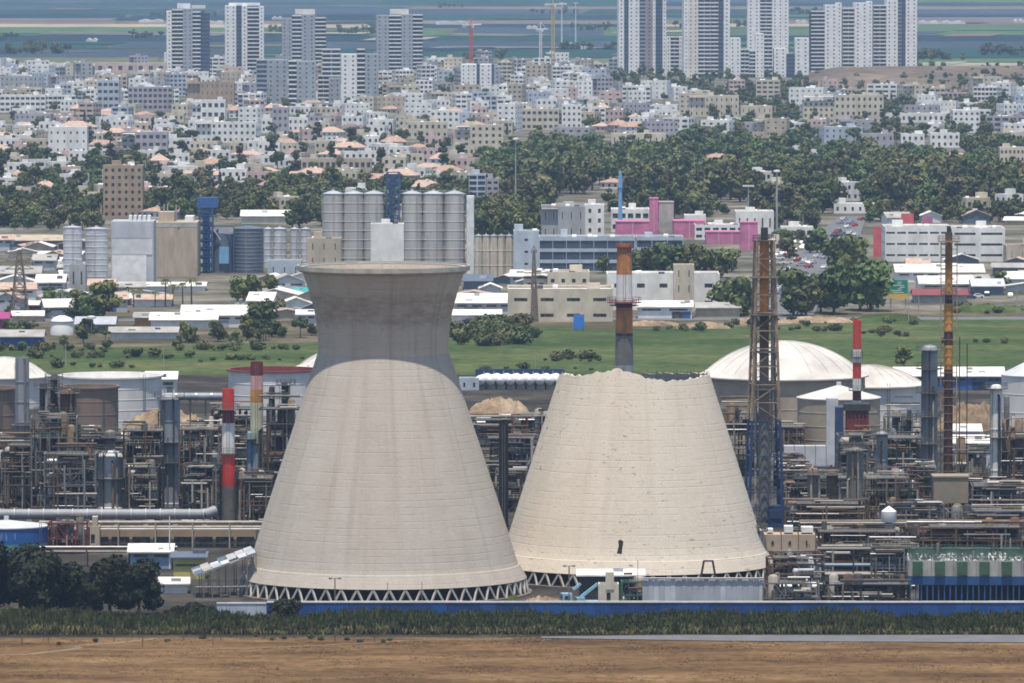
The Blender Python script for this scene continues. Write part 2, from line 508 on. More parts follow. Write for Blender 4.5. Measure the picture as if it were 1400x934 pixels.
# the walkway lip round its rim
zt, rt = prof1[-1]
b = MB()
pr = [(rt - .5, zt - .2), (rt + .1, zt - .9), (rt + .75, zt - .5), (rt + .75, zt + .35), (rt + .45, zt + .35), (rt + .45, zt + .05), (rt - .5, zt + .05)]
b.lathe(pr + [pr[0]], 144, close_top=False)
b.build('rim', M_CONC, t1, smooth=True)
zt2 = None
D2_ = 1410
def rag(a):
    # angle -90 deg faces the viewpoint; the edge left by the demolition
    x = math.cos(a)                     # -1 at the west edge, +1 at the east edge
    Yr = D2_ + 14 * math.sin(a)
    w = (math.sin(a * 23) * .3 + math.sin(a * 41 + 1) * .25 + math.sin(a * 77 + 2) * .2 + math.sin(a * 13) * .2)
    if math.sin(a) < 0:
        K = [(-1, 0), (-.78, -.1), (-.72, -.45), (-.62, .1), (-.45, .5), (-.27, .95), (-.08, .45), (.1, -.3), (.21, -1.0), (.45, -1.15), (.7, -1.1), (.81, -.55), (1, -.1)]
        h = zof(512, Yr)
        for (a0, h0), (a1, h1) in zip(K, K[1:]):
            if a0 <= x <= a1: h += h0 + (h1 - h0) * (x - a0) / (a1 - a0)
        return h + w * .45
    return zof(510.5 if x > .1 else 515, Yr) + w * .3
T2P = [(785, 190.5), (740, 176), (692, 160.5), (660, 150.3), (596, 130), (542, 112.7), (508, 102), (496, 98)]
t2, prof2 = cooling_tower('broken-topped cooling tower with cream pockmarked shell and a jagged rim', 867.5, D2_, T2P, 54, 3.0, M_SHELL2, broken=rag)
# a black slab laid on the uncut shell paints the shade of a slot
c = at(848, 749, 1384)
def r_of(z):
    for (z0, r0), (z1, r1) in zip(prof2, prof2[1:]):
        if z0 <= z <= z1: return r0 + (r1 - r0) * (z - z0) / (z1 - z0)
xx, zz = c.x - t2.location.x, c.z
def on_shell(x, z, d): return (x, -math.sqrt(r_of(z) ** 2 - x * x) + d, z)
b = MB()
A = [(-.62, -1.2), (.3, -1.3), (.42, -.2), (.62, 1.0), (.1, 1.35), (-.35, 1.1), (-.25, .2)]      # ragged outline
out = [on_shell(xx + u, zz + v, -.03) for u, v in A]
n = len(out)
b.v += out + [(p[0], p[1] + .5, p[2]) for p in out]
b.f.append(tuple(range(n))); b.m.append(0)
for i in range(n): b.f.append((i, (i + 1) % n, n + (i + 1) % n, n + i)); b.m.append(0)
b.build('opening', M_BLACK, t2)
# bent reinforcing bars left standing along the torn edge
rb_ = random.Random(17); M_BAR = mat('rusty_bar', (.13, .075, .05), .9, .3, 1.0)
for i in range(64):
    a = 2 * math.pi * i / 64 + rb_.uniform(-.03, .03); z = rag(a); r = r_of(min(z, prof2[-1][0] - .01)) - .22
    p = Vector((r * math.cos(a), r * math.sin(a), z - .3))
    stick('rebar', t2, p, p + Vector((rb_.uniform(-.35, .35), rb_.uniform(-.35, .35), rb_.uniform(.5, 1.2))), .07, M_BAR)
# ------------------------------------------------------------------ trees: tapered trunk with limbs, crown of leaf clumps
def leaf_mat(name, col, var=.4, hue=.045):
    m = bpy.data.materials.new(name); m.use_nodes = True
    nt = m.node_tree; N = nt.nodes.new; L = nt.links.new
    b = nt.nodes['Principled BSDF']; b.inputs['Roughness'].default_value = .75; b.inputs['Specular IOR Level'].default_value = .2
    geo = N('ShaderNodeNewGeometry'); oi = N('ShaderNodeObjectInfo')
    nz = N('ShaderNodeTexNoise'); nz.inputs['Scale'].default_value = .35; nz.inputs['Detail'].default_value = 4
    L(geo.outputs['Position'], nz.inputs['Vector'])
    hs = N('ShaderNodeHueSaturation'); hs.inputs['Color'].default_value = (*col, 1)
    def rng(x, a, c, lo, hi):
        n = N('ShaderNodeMapRange'); n.inputs[1].default_value = a; n.inputs[2].default_value = c; n.inputs[3].default_value = lo; n.inputs[4].default_value = hi
        L(x, n.inputs[0]); return n.outputs[0]
    L(rng(oi.outputs['Random'], 0, 1, .5 - hue, .5 + hue), hs.inputs['Hue'])
    ad = N('ShaderNodeMath'); ad.operation = 'MULTIPLY'
    L(rng(nz.outputs['Fac'], .3, .7, 1 - var, 1 + var), ad.inputs[0]); L(rng(geo.outputs['Random Per Island'], 0, 1, .8, 1.2), ad.inputs[1])
    fr = N('ShaderNodeMath'); fr.operation = 'MULTIPLY'; fr.inputs[1].default_value = 7.31; L(oi.outputs['Random'], fr.inputs[0])
    f2 = N('ShaderNodeMath'); f2.operation = 'FRACT'; L(fr.outputs[0], f2.inputs[0])
    a2 = N('ShaderNodeMath'); a2.operation = 'MULTIPLY'; L(ad.outputs[0], a2.inputs[0]); L(rng(f2.outputs[0], 0, 1, .62, 1.4), a2.inputs[1])
    L(a2.outputs[0], hs.inputs['Value'])
    L(hs.outputs[0], b.inputs['Base Color'])
    MATS[name] = m
    return m
M_LEAF = leaf_mat('broad_leaf', (.092, .112, .036))
M_PINE = leaf_mat('pine_needle', (.066, .084, .030), hue=.025)
M_OLIVE = leaf_mat('olive_leaf', (.115, .115, .046), hue=.03)
M_DARKLEAF = leaf_mat('dark_leaf', (.013, .018, .007), var=.45)
M_REED = leaf_mat('reed_leaf', (.044, .053, .018), var=.5, hue=.02)
M_BARK = mat('bark', (.11, .085, .06), .95, .3, 2.0)
RV = random.Random(11)
def rvec(r=RV):
    while True:
        v = Vector((r.uniform(-1, 1), r.uniform(-1, 1), r.uniform(-1, 1)))
        if .05 < v.length < 1: return v
def crown_mesh(lobes, n, size, m, name='crown', r=RV, tri=False):
    b = MB()
    tot = sum(l[1].x * l[1].y + l[1].z * l[1].x for l in lobes)
    for c, rad in lobes:
        k = max(6, int(n * (rad.x * rad.y + rad.z * rad.x) / tot))
        for _ in range(k):
            d = rvec(r).normalized()
            q = r.uniform(.62, 1.05)
            p = c + Vector((d.x * rad.x * q, d.y * rad.y * q, d.z * rad.z * q))
            nr = (d + rvec(r) * .75).normalized()
            a = nr.cross(rvec(r)).normalized(); bb = nr.cross(a)
            s1, s2 = size * r.uniform(.55, 1.25), size * r.uniform(.45, 1.0)
            b.quad(p - a * s1 - bb * s2 * .3, p + bb * s2, p + a * s1 + bb * s2 * .2, p - bb * s2)
    return b.mesh(name, m)
def trunk_mesh(h, r0, lobes, limbs=4, name='trunk'):
    b = MB()
    b.cone((0, 0, -.3), (0, 0, h * .45), r0, r0 * .7, 7)
    b.cone((0, 0, h * .44), (r0 * .5, 0, h * .8), r0 * .7, r0 * .25, 7)
    for c, rad in lobes[:limbs]:
        b.cone((0, 0, h * RV.uniform(.3, .5)), tuple(c * .85 + Vector((0, 0, 0))), r0 * .38, r0 * .12, 5)
    return b.mesh(name, M_BARK)
def tree_tpl(kind, h, n, size, m, r=RV):
    L_ = []
    if kind == 'broad':
        R = h * r.uniform(.40, .52)
        for i in range(14):
            a = r.uniform(0, 6.28); z = h * r.uniform(.22, .8); q = r.uniform(.1, .68) * R * (1 if z < h * .6 else .7)
            s = R * r.uniform(.32, .54)
            L_.append((Vector((q * math.cos(a), q * math.sin(a), z)), Vector((s, s, s * r.uniform(.65, .9)))))
    elif kind == 'pine':
        R = h * r.uniform(.26, .34)
        for i in range(10):
            z = h * r.uniform(.24, .9); q = r.uniform(.1, .7) * R * (1.15 - (z / h - .3)); a = r.uniform(0, 6.28)
            s = R * r.uniform(.34, .5)
            L_.append((Vector((q * math.cos(a), q * math.sin(a), z)), Vector((s, s, s * .62))))
    elif kind == 'umbrella':
        R = h * r.uniform(.42, .5)
        for i in range(10):
            a = r.uniform(0, 6.28); q = r.uniform(.15, .75) * R; z = h * r.uniform(.5, .86)
            s = R * r.uniform(.3, .45)
            L_.append((Vector((q * math.cos(a), q * math.sin(a), z)), Vector((s, s, s * .55))))
    elif kind == 'cypress':
        for i in range(8):
            z = h * (.15 + .1 * i); s = h * .10 * (1.15 - .1 * i)
            L_.append((Vector((r.uniform(-.1, .1), r.uniform(-.1, .1), z)), Vector((s, s, h * .11))))
    elif kind == 'shrub':
        for i in range(7):
            a = r.uniform(0, 6.28); q = r.uniform(0, .45) * h
            s = h * r.uniform(.3, .5)
            L_.append((Vector((q * math.cos(a), q * math.sin(a), h * r.uniform(.3, .55))), Vector((s, s, s * .8))))
    return trunk_mesh(h, h * .028, L_, 5), crown_mesh(L_, n, size, m)
TPL = {
    'broadleaf_tree': [tree_tpl('broad', 8, 620, .62, M_LEAF) for _ in range(5)] + [tree_tpl('broad', 8, 560, .62, M_OLIVE) for _ in range(2)],
    'pine_tree': [tree_tpl('pine', 11, 620, .65, M_PINE) for _ in range(4)] + [tree_tpl('umbrella', 10, 620, .7, M_PINE) for _ in range(2)] + [tree_tpl('broad', 10, 640, .7, M_OLIVE) for _ in range(2)],
    'cypress_tree': [tree_tpl('cypress', 9, 420, .5, M_PINE) for _ in range(2)],
    'shrub': [tree_tpl('shrub', 3, 240, .42, M_PINE) for _ in range(3)] + [tree_tpl('shrub', 3, 220, .42, M_OLIVE) for _ in range(2)],
}
def palm_tpl(h):
    b = MB(); b.cone((0, 0, -.3), (.2, 0, h), .3, .2, 8)
    tr = b.mesh('trunk', M_BARK)
    b = MB()
    for i in range(22):
        a = 2 * math.pi * i / 22 + RV.uniform(-.1, .1); l = RV.uniform(2.2, 3.0); up = RV.uniform(-.2, 1.1)
        p = Vector((.2, 0, h)); d = Vector((math.cos(a), math.sin(a), 0)); sd_ = Vector((-math.sin(a), math.cos(a), 0))
        prev = p
        for k in range(1, 5):
            t = k / 4; q = p + d * l * t + Vector((0, 0, up * t * 1.4 - 2.0 * t * t))
            w0, w1 = .38 * (1 - (t - .25) * .7), .38 * (1 - t * .85)
            b.quad(prev - sd_ * w0, prev + sd_ * w0, q + sd_ * w1, q - sd_ * w1); prev = q
    return tr, b.mesh('crown', M_LEAF)
TPL['palm_tree'] = [palm_tpl(7), palm_tpl(9)]
CATS = {'garden_tree': 'tree', 'broadleaf_tree': 'tree', 'pine_tree': 'tree', 'cypress_tree': 'tree', 'shrub': 'shrub', 'palm_tree': 'palm tree'}
def tree(kind, x, y, s, label, group=None, r=RV, tpl=None):
    tr, cr = tpl or r.choice(TPL[kind])
    t = thing(kind, label, CATS[kind], (x, y, 0), r.uniform(0, 6.28), group)
    k = s * r.uniform(.9, 1.1)
    t.scale = (k, k, s)
    place('trunk', tr, t); place('crown', cr, t)
    return t
# ------------------------------------------------------------------ buildings of the town
RC = random.Random(23)
WALLS = {'white': (.74, .73, .70), 'cream': (.56, .50, .39), 'grey': (.36, .365, .37), 'beige': (.46, .39, .30), 'tan': (.36, .27, .19), 'lilac grey': (.37, .35, .38), 'pale blue': (.42, .47, .53), 'brown': (.24, .17, .12), 'pale pink': (.55, .42, .38)}
def wall_mat(c): return mat('wall_' + c.replace(' ', '_'), WALLS[c], .9, .16, .25, stretch=(1, 1, .5))
M_GLASS = mat('window_glass', (.05, .058, .07), .2, .75, .9, col2=(.13, .135, .14))
M_BLUEGLASS = mat('blue_glazing', (.06, .085, .13), .2, .25, .4)
M_ROOFW = mat('white_roof', (.66, .64, .60), .9, .24, .16)
M_ROOFG = mat('grey_roof', (.34, .33, .31), .95, .22, .2)
M_TILE = mat('clay_tile_roof', (.38, .25, .19), .9, .25, .8)
M_TILE2 = mat('faded_tile_roof', (.46, .33, .26), .9, .2, .8)
M_TANK = mat('white_tank', (.75, .75, .74), .5, .08, .5)
M_SOLAR = mat('solar_panel', (.03, .035, .06), .15, .2, .5)
M_SLAB = mat('balcony_slab', (.78, .77, .75), .9, .1, .4)

def facade(wb, gb, w, h, z0, storeys, bays, fn, wf=.42, hf=.45, rec=.25, sill=.3, m=0):
    """one wall with recessed openings; fn(u, d, z) maps wall coordinates (d into the wall) to local points"""
    fh = (h - z0) / storeys; bw = w / bays
    ww, wh = bw * wf, fh * hf
    for k in range(storeys):
        a = z0 + k * fh; s0 = a + fh * sill; s1 = min(s0 + wh, a + fh * .97)
        wb.quad(fn(0, 0, a), fn(w, 0, a), fn(w, 0, s0), fn(0, 0, s0), m)
        wb.quad(fn(0, 0, s1), fn(w, 0, s1), fn(w, 0, a + fh), fn(0, 0, a + fh), m)
        prev = 0
        for i in range(bays):
            u0 = (i + .5) * bw - ww / 2; u1 = u0 + ww
            wb.quad(fn(prev, 0, s0), fn(u0, 0, s0), fn(u0, 0, s1), fn(prev, 0, s1), m)
            wb.quad(fn(u0, 0, s0), fn(u0, rec, s0), fn(u0, rec, s1), fn(u0, 0, s1), m)
            wb.quad(fn(u1, rec, s0), fn(u1, 0, s0), fn(u1, 0, s1), fn(u1, rec, s1), m)
            wb.quad(fn(u0, 0, s0), fn(u1, 0, s0), fn(u1, rec, s0), fn(u0, rec, s0), m)
            wb.quad(fn(u0, rec, s1), fn(u1, rec, s1), fn(u1, 0, s1), fn(u0, 0, s1), m)
            gb.quad(fn(u0, rec, s0), fn(u1, rec, s0), fn(u1, rec, s1), fn(u0, rec, s1))
            prev = u1
        wb.quad(fn(prev, 0, s0), fn(w, 0, s0), fn(w, 0, s1), fn(prev, 0, s1), m)
def walled_box(wb, gb, x0, x1, y0, y1, z0, z1, storeys, bay=3.4, **k):
    w, d = x1 - x0, y1 - y0
    bx, by = max(1, round(w / bay)), max(1, round(d / bay))
    facade(wb, gb, w, z1, z0, storeys, bx, lambda u, q, z: (x0 + u, y0 + q, z), **k)
    facade(wb, gb, d, z1, z0, storeys, by, lambda u, q, z: (x0 + q, y1 - u, z), **k)
    facade(wb, gb, d, z1, z0, storeys, by, lambda u, q, z: (x1 - q, y0 + u, z), **k)
    wb.quad((x1, y1, z0), (x0, y1, z0), (x0, y1, z1), (x1, y1, z1), k.get('m', 0))
PLACED = []          # photo rectangles already taken: l, r, base, top
def site(l, r, yb):
    x0, Y = ground(l, yb); x1, _ = ground(r, yb)
    return x0, x1, Y
def flat_block(name, label, cat, l, r, yb, yt, col='white', storeys=None, depth=12, rz=0, roof='white', group=None, bay=3.4, wf=.42, hf=.45, clutter=2, glass=None, sill=.3, setbacks=1, fixedmat=None, reserve=True):
    """flat-roofed block: walls with recessed openings, parapet, stair tower, water tanks"""
    x0, x1, Y = site(l, r, yb)
    w = x1 - x0; h = max(2.8, zof(yt, Y + 1))
    st = storeys or max(1, round(h / 3.1))
    t = thing(name, label, cat, ((x0 + x1) / 2, Y + depth / 2, 0), rz, group)
    wb, gb = MB(), MB()
    W2, D2 = w / 2, depth / 2
    wm = fixedmat or wall_mat(col)
    if setbacks > 1 and w > 14:           # stepped in plan: the middle stands forward
        a = w * RC.uniform(.25, .4)
        walled_box(wb, gb, -W2, -W2 + a, -D2 + 1.6, D2, 0, h * RC.choice([1, .8]), st, bay, wf=wf, hf=hf, sill=sill)
        walled_box(wb, gb, -W2 + a, W2, -D2, D2 - .5, 0, h, st, bay, wf=wf, hf=hf, sill=sill)
    else:
        walled_box(wb, gb, -W2, W2, -D2, D2, 0, h, st, bay, wf=wf, hf=hf, sill=sill)
    wb.build('wall', wm, t); gb.build('glazing', glass or M_GLASS, t, kind='stuff')
    rb = MB(); e = .25
    rb.box(-W2 + e, W2 - e, -D2 + e, D2 - e, h - .6, h - .45)
    rb.build('roof', M_ROOFW if roof == 'white' else M_ROOFG, t)
    pb = MB()
    for q in ((-W2, W2, -D2, -D2 + .25), (-W2, W2, D2 - .25, D2), (-W2, -W2 + .25, -D2 + .25, D2 - .25), (W2 - .25, W2, -D2 + .25, D2 - .25)):
        pb.box(*q, h - .5 if 0 else h, h + .55)
    pb.build('parapet', wm, t)
    for q in range(clutter):
        cx = RC.uniform(-W2 * .7, W2 * .7); cy = RC.uniform(-D2 * .5, D2 * .5)
        if q == 0:
            s = min(RC.uniform(2.2, 4.5), w * .4); sh = RC.uniform(1.8, 2.8)
            block('stair_tower', t, cx - s / 2, cx + s / 2, cy - 1.5, cy + 1.5, h - .45, h + sh, wm)
        elif RC.random() < .55:
            b = MB(); b.cone((cx - .8, cy, h + .6), (cx + .8, cy, h + .6), .5, .5, 8); b.bar((cx - .6, cy, h - .45), (cx - .6, cy, h + .3), .15); b.bar((cx + .6, cy, h - .45), (cx + .6, cy, h + .3), .15)
            b.build('water_tank', M_TANK, t)
        else:
            b = MB(); b.quad((cx - 1, cy - .7, h - .4), (cx + 1, cy - .7, h - .4), (cx + 1, cy + .6, h + .7), (cx - 1, cy + .6, h + .7)); b.build('solar_panel', M_SOLAR, t)
    if reserve: PLACED.append((l, r, yb, yt))
    return t
def tile_house(name, label, cat, l, r, yb, yt, col='cream', storeys=2, depth=10, rz=0, group=None, tile=0, reserve=True):
    x0, x1, Y = site(l, r, yb)
    w = x1 - x0; h = max(2.8, zof(yt, Y + 1)); rh = min(h * .38, depth * .3); hw = h - rh
    t = thing(name, label, cat, ((x0 + x1) / 2, Y + depth / 2, 0), rz, group)
    wb, gb = MB(), MB(); W2, D2 = w / 2, depth / 2
    walled_box(wb, gb, -W2, W2, -D2, D2, 0, hw, max(1, storeys), 3.2)
    wb.build('wall', wall_mat(col), t); gb.build('glazing', M_GLASS, t, kind='stuff')
    b = MB(); e = .5; rl = max(.2, W2 - D2 * .8)
    A, B, C, D_ = (-W2 - e, -D2 - e, hw), (W2 + e, -D2 - e, hw), (W2 + e, D2 + e, hw), (-W2 - e, D2 + e, hw)
    P, Q = (-rl, 0, h), (rl, 0, h)
    b.quad(A, B, Q, P); b.tri(B, C, Q); b.quad(C, D_, P, Q); b.tri(D_, A, P); b.quad(D_, C, B, A)
    rf = b.build('roof', M_TILE if tile == 0 else M_TILE2, t)
    if RC.random() < .6:
        cx = RC.uniform(-rl, rl); block('chimney', rf, cx - .4, cx + .4, -.4 - D2 * .3, .4 - D2 * .3, hw + rh * .4, h + .6, wall_mat('white'))
    if RC.random() < .6:
        b = MB(); cx = RC.uniform(-W2 * .6, W2 * .6); z = h - rh * .35
        b.cone((cx - .7, D2 * .25, z + .9), (cx + .7, D2 * .25, z + .9), .45, .45, 8); b.bar((cx, D2 * .25, z - .5), (cx, D2 * .25, z + .6), .2)
        b.build('water_tank', M_TANK, t)
    if reserve: PLACED.append((l, r, yb, yt))
    return t

# ---- the high-rises
M_DGLASS = mat('balcony_shade_glass', (.022, .026, .034), .3, .4, .5)
M_HWHITE = mat('tower_white', (.76, .755, .74), .85, .1, .2)
M_HGREY = mat('tower_grey', (.33, .35, .38), .85, .12, .2)
M_HBLUE = mat('tower_slate', (.075, .10, .15), .6, .15, .2)
M_HCREAM = mat('tower_cream', (.68, .64, .56), .85, .1, .2)
M_HBROWN = mat('tower_mauve', (.30, .25, .26), .85, .1, .2)
HM = {'w': M_HWHITE, 'g': M_HGREY, 'b': M_HBLUE, 'c': M_HCREAM, 'm': M_HBROWN}
def highrise(label, l, r, yb, yt, bays, depth=22, rz=0, group=None, crown=None):
    """bays: (share of width, material key, type, forward metres, top drop px); type w = windows, B = balconies, G = glazed"""
    x0, x1, Y = site(l, r, yb)
    w = x1 - x0; H = zof(yt, Y)
    t = thing('high_rise', label, 'high-rise', ((x0 + x1) / 2, Y + depth / 2, 0), rz, group)
    tot = sum(q[0] for q in bays); u = -w / 2; D2 = depth / 2
    for sh, key, ty, fwd, drop in bays:
        bw = w * sh / tot; h = H - drop * mpp(Y); st = max(2, round(h / 3.15)); fh = h / st
        wb, gb = MB(), MB(); m = HM[key]
        y0 = -D2 - fwd
        if ty == 'w':
            walled_box(wb, gb, u, u + bw, y0, D2 - abs(fwd) * .3, 0, h, st, 4.6, wf=.24, hf=.36)
        elif ty == 'G':
            walled_box(wb, gb, u, u + bw, y0, D2 - abs(fwd) * .3, 0, h, st, max(2.2, bw), wf=.92, hf=.62, sill=.2)
        else:
            walled_box(wb, gb, u, u + bw, y0, D2 - abs(fwd) * .3, 0, h, st, max(3, bw * .5), wf=.8, hf=.66, sill=.1)
        wb.box(u + .1, u + bw - .1, y0 + .1, D2 - abs(fwd) * .3 - .1, h - .2, h + .01)
        by = wb.build('bay', m, t)
        gb.build('glazing', M_GLASS if ty == 'w' else (M_BLUEGLASS if ty == 'G' else M_DGLASS), by, kind='stuff')
        if ty == 'B':
            for k in range(st):
                block('balcony', t, u + .15, u + bw - .15, y0 - 1.7, y0 - .02, k * fh + fh * .95, k * fh + fh * 1.25, M_SLAB)
        u += bw
    if crown:
        for a, c, z0_, z1_, key in crown:
            block('plant_room', t, -w / 2 + a * w, -w / 2 + c * w, -D2 * .6, D2 * .6, H + z0_, H + z1_, HM[key])
    PLACED.append((l, r, yb, yt))
    return t
highrise('grey high-rise with two dark balcony stacks standing alone above the brown blocks', 227, 286, 111, 12, [(.12, 'w', 'w', 0, 3), (.27, 'b', 'B', .5, 2), (.22, 'g', 'w', 1.5, 0), (.2, 'b', 'B', .3, 5), (.22, 'b', 'G', -1, 6)], rz=.06, crown=[(.25, .55, .1, 4, 'w'), (.58, .9, .1, 2.5, 'c')])
highrise('white slab high-rise with one dark slot and white balcony bands', 307, 360, 108, 8, [(.28, 'w', 'w', 1, 0), (.14, 'b', 'G', 0, 0), (.14, 'w', 'w', 1, 0), (.3, 'b', 'B', .2, 3), (.12, 'w', 'w', .8, 1)], rz=.05, crown=[(.1, .9, .1, 2.2, 'w')])
highrise('grey high-rise with pale flat cap behind the twin spotted slab blocks', 385, 445, 110, 20, [(.22, 'g', 'w', 0, 5), (.22, 'b', 'B', .2, 2), (.3, 'g', 'w', 1.2, 0), (.25, 'b', 'B', 0, 5)], rz=.05, crown=[(.3, .75, .1, 4, 'c')])
highrise('grey high-rise with two balcony stacks beside the red and white crane mast', 514, 577, 113, 20, [(.26, 'g', 'w', .5, 1), (.28, 'b', 'B', 0, 2), (.24, 'g', 'w', 1, 0), (.22, 'b', 'B', 0, 1)], rz=.05, crown=[(.3, .7, .1, 4, 'c')])
highrise('mid-height pale ribbed block with one dark central slot', 466, 517, 148, 74, [(.42, 'w', 'w', .5, 0), (.22, 'b', 'B', 0, -6), (.36, 'g', 'w', .5, 0)], depth=16, rz=.04)
highrise('spotted grey slab block, the wider of a joined pair', 350, 393, 146, 82, [(.35, 'g', 'G', 0, 0), (.65, 'g', 'w', .6, 0)], depth=15, rz=.03)
highrise('spotted grey slab block with a blue balcony slot, the narrower of a joined pair', 394, 432, 148, 84, [(.3, 'b', 'B', 0, 0), (.7, 'g', 'w', .6, 0)], depth=15, rz=.03)
highrise('grey balcony block squeezed beside the ribbed block', 434, 465, 146, 104, [(.5, 'g', 'B', 0, 0), (.5, 'g', 'w', .3, 3)], depth=14, rz=.03)
highrise('stepped grey block close behind the ribbed block', 440, 466, 122, 68, [(1, 'g', 'B', 0, 0)], depth=14)
highrise('broad white box building with two dark window slots', 630, 684, 126, 88, [(.4, 'w', 'w', .4, 0), (.08, 'b', 'G', -.3, 0), (.3, 'w', 'w', .4, 0), (.06, 'b', 'G', -.3, 0), (.16, 'g', 'w', 0, 3)], depth=20)
highrise('tallest slender tower striped white, mauve and slate beside a small white block', 845, 910, 104, -44, [(.12, 'w', 'w', 0, 0), (.1, 'b', 'G', -.6, 0), (.24, 'w', 'w', 1, 0), (.14, 'g', 'G', 0, 0), (.16, 'm', 'w', .6, 0), (.06, 'w', 'w', 1, 0), (.16, 'b', 'G', -.6, 0), (.08, 'w', 'w', 0, 0)], depth=24, rz=.04)
highrise('slender tower striped cream, grey and mauve above the dark trees', 934, 997, 106, -44, [(.1, 'w', 'w', 0, 0), (.22, 'c', 'w', .8, 0), (.28, 'g', 'B', 0, 0), (.18, 'm', 'B', .4, 0), (.12, 'b', 'G', -.6, 0), (.14, 'w', 'w', .4, 0)], depth=24, rz=.04)
highrise('small white balcony block between two slender striped towers', 911, 933, 104, 50, [(.25, 'w', 'w', .3, 0), (.55, 'g', 'B', 0, 1), (.2, 'w', 'w', .3, 0)], depth=14)
highrise('white tower rising behind the low stepped white block', 1022, 1078, 92, -30, [(.3, 'w', 'w', 0, 0), (.3, 'g', 'B', 0, 0), (.4, 'w', 'w', .6, 0)], depth=22)
highrise('low stepped white block with rounded bays at the foot of the towers', 998, 1056, 106, 46, [(.25, 'w', 'w', 0, 6), (.2, 'g', 'B', .4, 22), (.15, 'g', 'B', .4, 24), (.2, 'w', 'w', .8, 0), (.2, 'g', 'B', .4, 2)], depth=20)
highrise('white stepped block with a glazed top floor beside the triple tower', 1058, 1106, 106, 52, [(.35, 'w', 'w', .6, 14), (.25, 'b', 'G', 0, 22), (.4, 'w', 'w', .6, 0)], depth=20)
highrise('slate and white tower with tall flat cap, first of the triple tower', 1108, 1150, 103, 4, [(.45, 'b', 'B', 0, 12), (.4, 'w', 'w', 1, 3), (.15, 'w', 'w', .4, 0)], depth=22, rz=.03)
highrise('white tower with slate balcony stack in the middle of the triple tower', 1151, 1192, 103, 2, [(.4, 'g', 'B', 0, 10), (.45, 'w', 'w', 1, 2), (.15, 'w', 'w', .4, 0)], depth=22, rz=.03)
highrise('white tower with dark slot and banner panels, end of the triple tower', 1193, 1253, 102, -6, [(.3, 'g', 'B', 0, 14), (.26, 'w', 'w', 1, 2), (.08, 'm', 'G', .2, 0), (.1, 'b', 'G', -.4, 0), (.26, 'w', 'w', .6, 4)], depth=22, rz=.03)

# ---- the buildings one can pick out by their look
FB = flat_block
FB('apartment_block', 'cream four-storey apartment block with projecting bays among dark trees', 'apartment block', 1098, 1208, 170, 131, 'cream', 4, 18, setbacks=2, clutter=7)
FB('apartment_block', 'white block with an overhanging top floor rising out of dark trees', 'apartment block', 1303, 1340, 182, 152, 'white', 4, 13, clutter=2)
FB('apartment_block', 'cream ribbed building at the edge of the wood beside the motorway', 'apartment block', 1367, 1412, 233, 203, 'cream', 3, 14, bay=2.2, wf=.5)
FB('apartment_block', 'tall white blank-sided block among tiled houses', 'apartment block', 66, 119, 222, 175, 'white', 4, 14, wf=.25, hf=.3)
FB('apartment_block', 'white apartment block with purple-grey balconies and roof railing', 'apartment block', 166, 229, 214, 182, 'lilac grey', 3, 13, setbacks=2, wf=.6)
FB('apartment_block', 'tan seven-storey apartment block spotted with small windows above the green trees', 'apartment block', 141, 195, 298, 228, 'tan', 7, 15, bay=2.9, clutter=3)
FB('apartment_block', 'brown windowless twin block beside white balcony houses', 'apartment block', 256, 320, 152, 113, 'tan', 4, 15, wf=.15, setbacks=2)
FB('apartment_block', 'blue-grey office block with wide dark window', 'office', 133, 163, 150, 111, 'pale blue', 4, 12, wf=.7)
FB('apartment_block', 'mauve apartment block with dark balcony rows', 'apartment block', 175, 236, 151, 120, 'lilac grey', 4, 12, wf=.65, hf=.55)
FB('apartment_block', 'long grey apartment block with slit windows at the edge of the fields', 'apartment block', 0, 58, 127, 105, 'grey', 3, 12, wf=.2)
FB('apartment_block', 'white apartment block with broad dark balcony bands beside a shrub row', 'apartment block', 0, 62, 154, 131, 'white', 3, 12, wf=.75)
FB('office_building', 'dark blue glass office beside the tall silo bank', 'office', 641, 664, 286, 240, 'pale blue', 6, 12, wf=.85, hf=.7, glass=M_BLUEGLASS, clutter=1)
FB('office_building', 'lilac office slab joined to the dark blue glass office', 'office', 665, 682, 286, 246, 'lilac grey', 5, 12, wf=.6)
FB('apartment_block', 'bright white four-storey house with stacked windows on the hillside street', 'apartment block', 768, 795, 176, 144, 'white', 4, 12)
FB('apartment_block', 'cream balcony house next to the bright white four-storey house', 'apartment block', 712, 764, 178, 150, 'cream', 3, 12, wf=.6)
FB('apartment_block', 'cream flat-roofed building with raised centre above the wood', 'apartment block', 836, 910, 200, 184, 'cream', 1, 16, clutter=3, wf=.2)
FB('apartment_block', 'white and cream stepped block below the dark tree belt', 'apartment block', 942, 1010, 160, 132, 'cream', 3, 14, setbacks=2, wf=.25)
FB('apartment_block', 'plain sand-coloured block beside the stepped white and cream block', 'apartment block', 1013, 1056, 168, 146, 'cream', 2, 12, wf=.15)
FB('apartment_block', 'cream apartment block with dark corner openings above tree tops', 'apartment block', 622, 688, 208, 172, 'cream', 4, 13, setbacks=2)
FB('apartment_block', 'bright white building with square black windows in the old quarter', 'apartment block', 588, 628, 176, 152, 'white', 3, 11)
FB('long_hall', 'long pale hall with a row of dark bays beside the fields', 'hall', 130, 227, 100, 87, 'pale pink', 1, 18, roof='white', bay=9, wf=.4, clutter=0)
FB('apartment_block', 'white house group climbing in steps below the brown twin block', 'apartment block', 262, 308, 176, 138, 'white', 3, 12, setbacks=2, wf=.6)
FB('apartment_block', 'long white stepped terrace with black window squares', 'apartment block', 268, 350, 196, 168, 'white', 3, 12, setbacks=2, clutter=5)
FB('apartment_block', 'grey and white block with lilac shaded side near the cypress pair', 'apartment block', 372, 394, 186, 148, 'lilac grey', 4, 10)
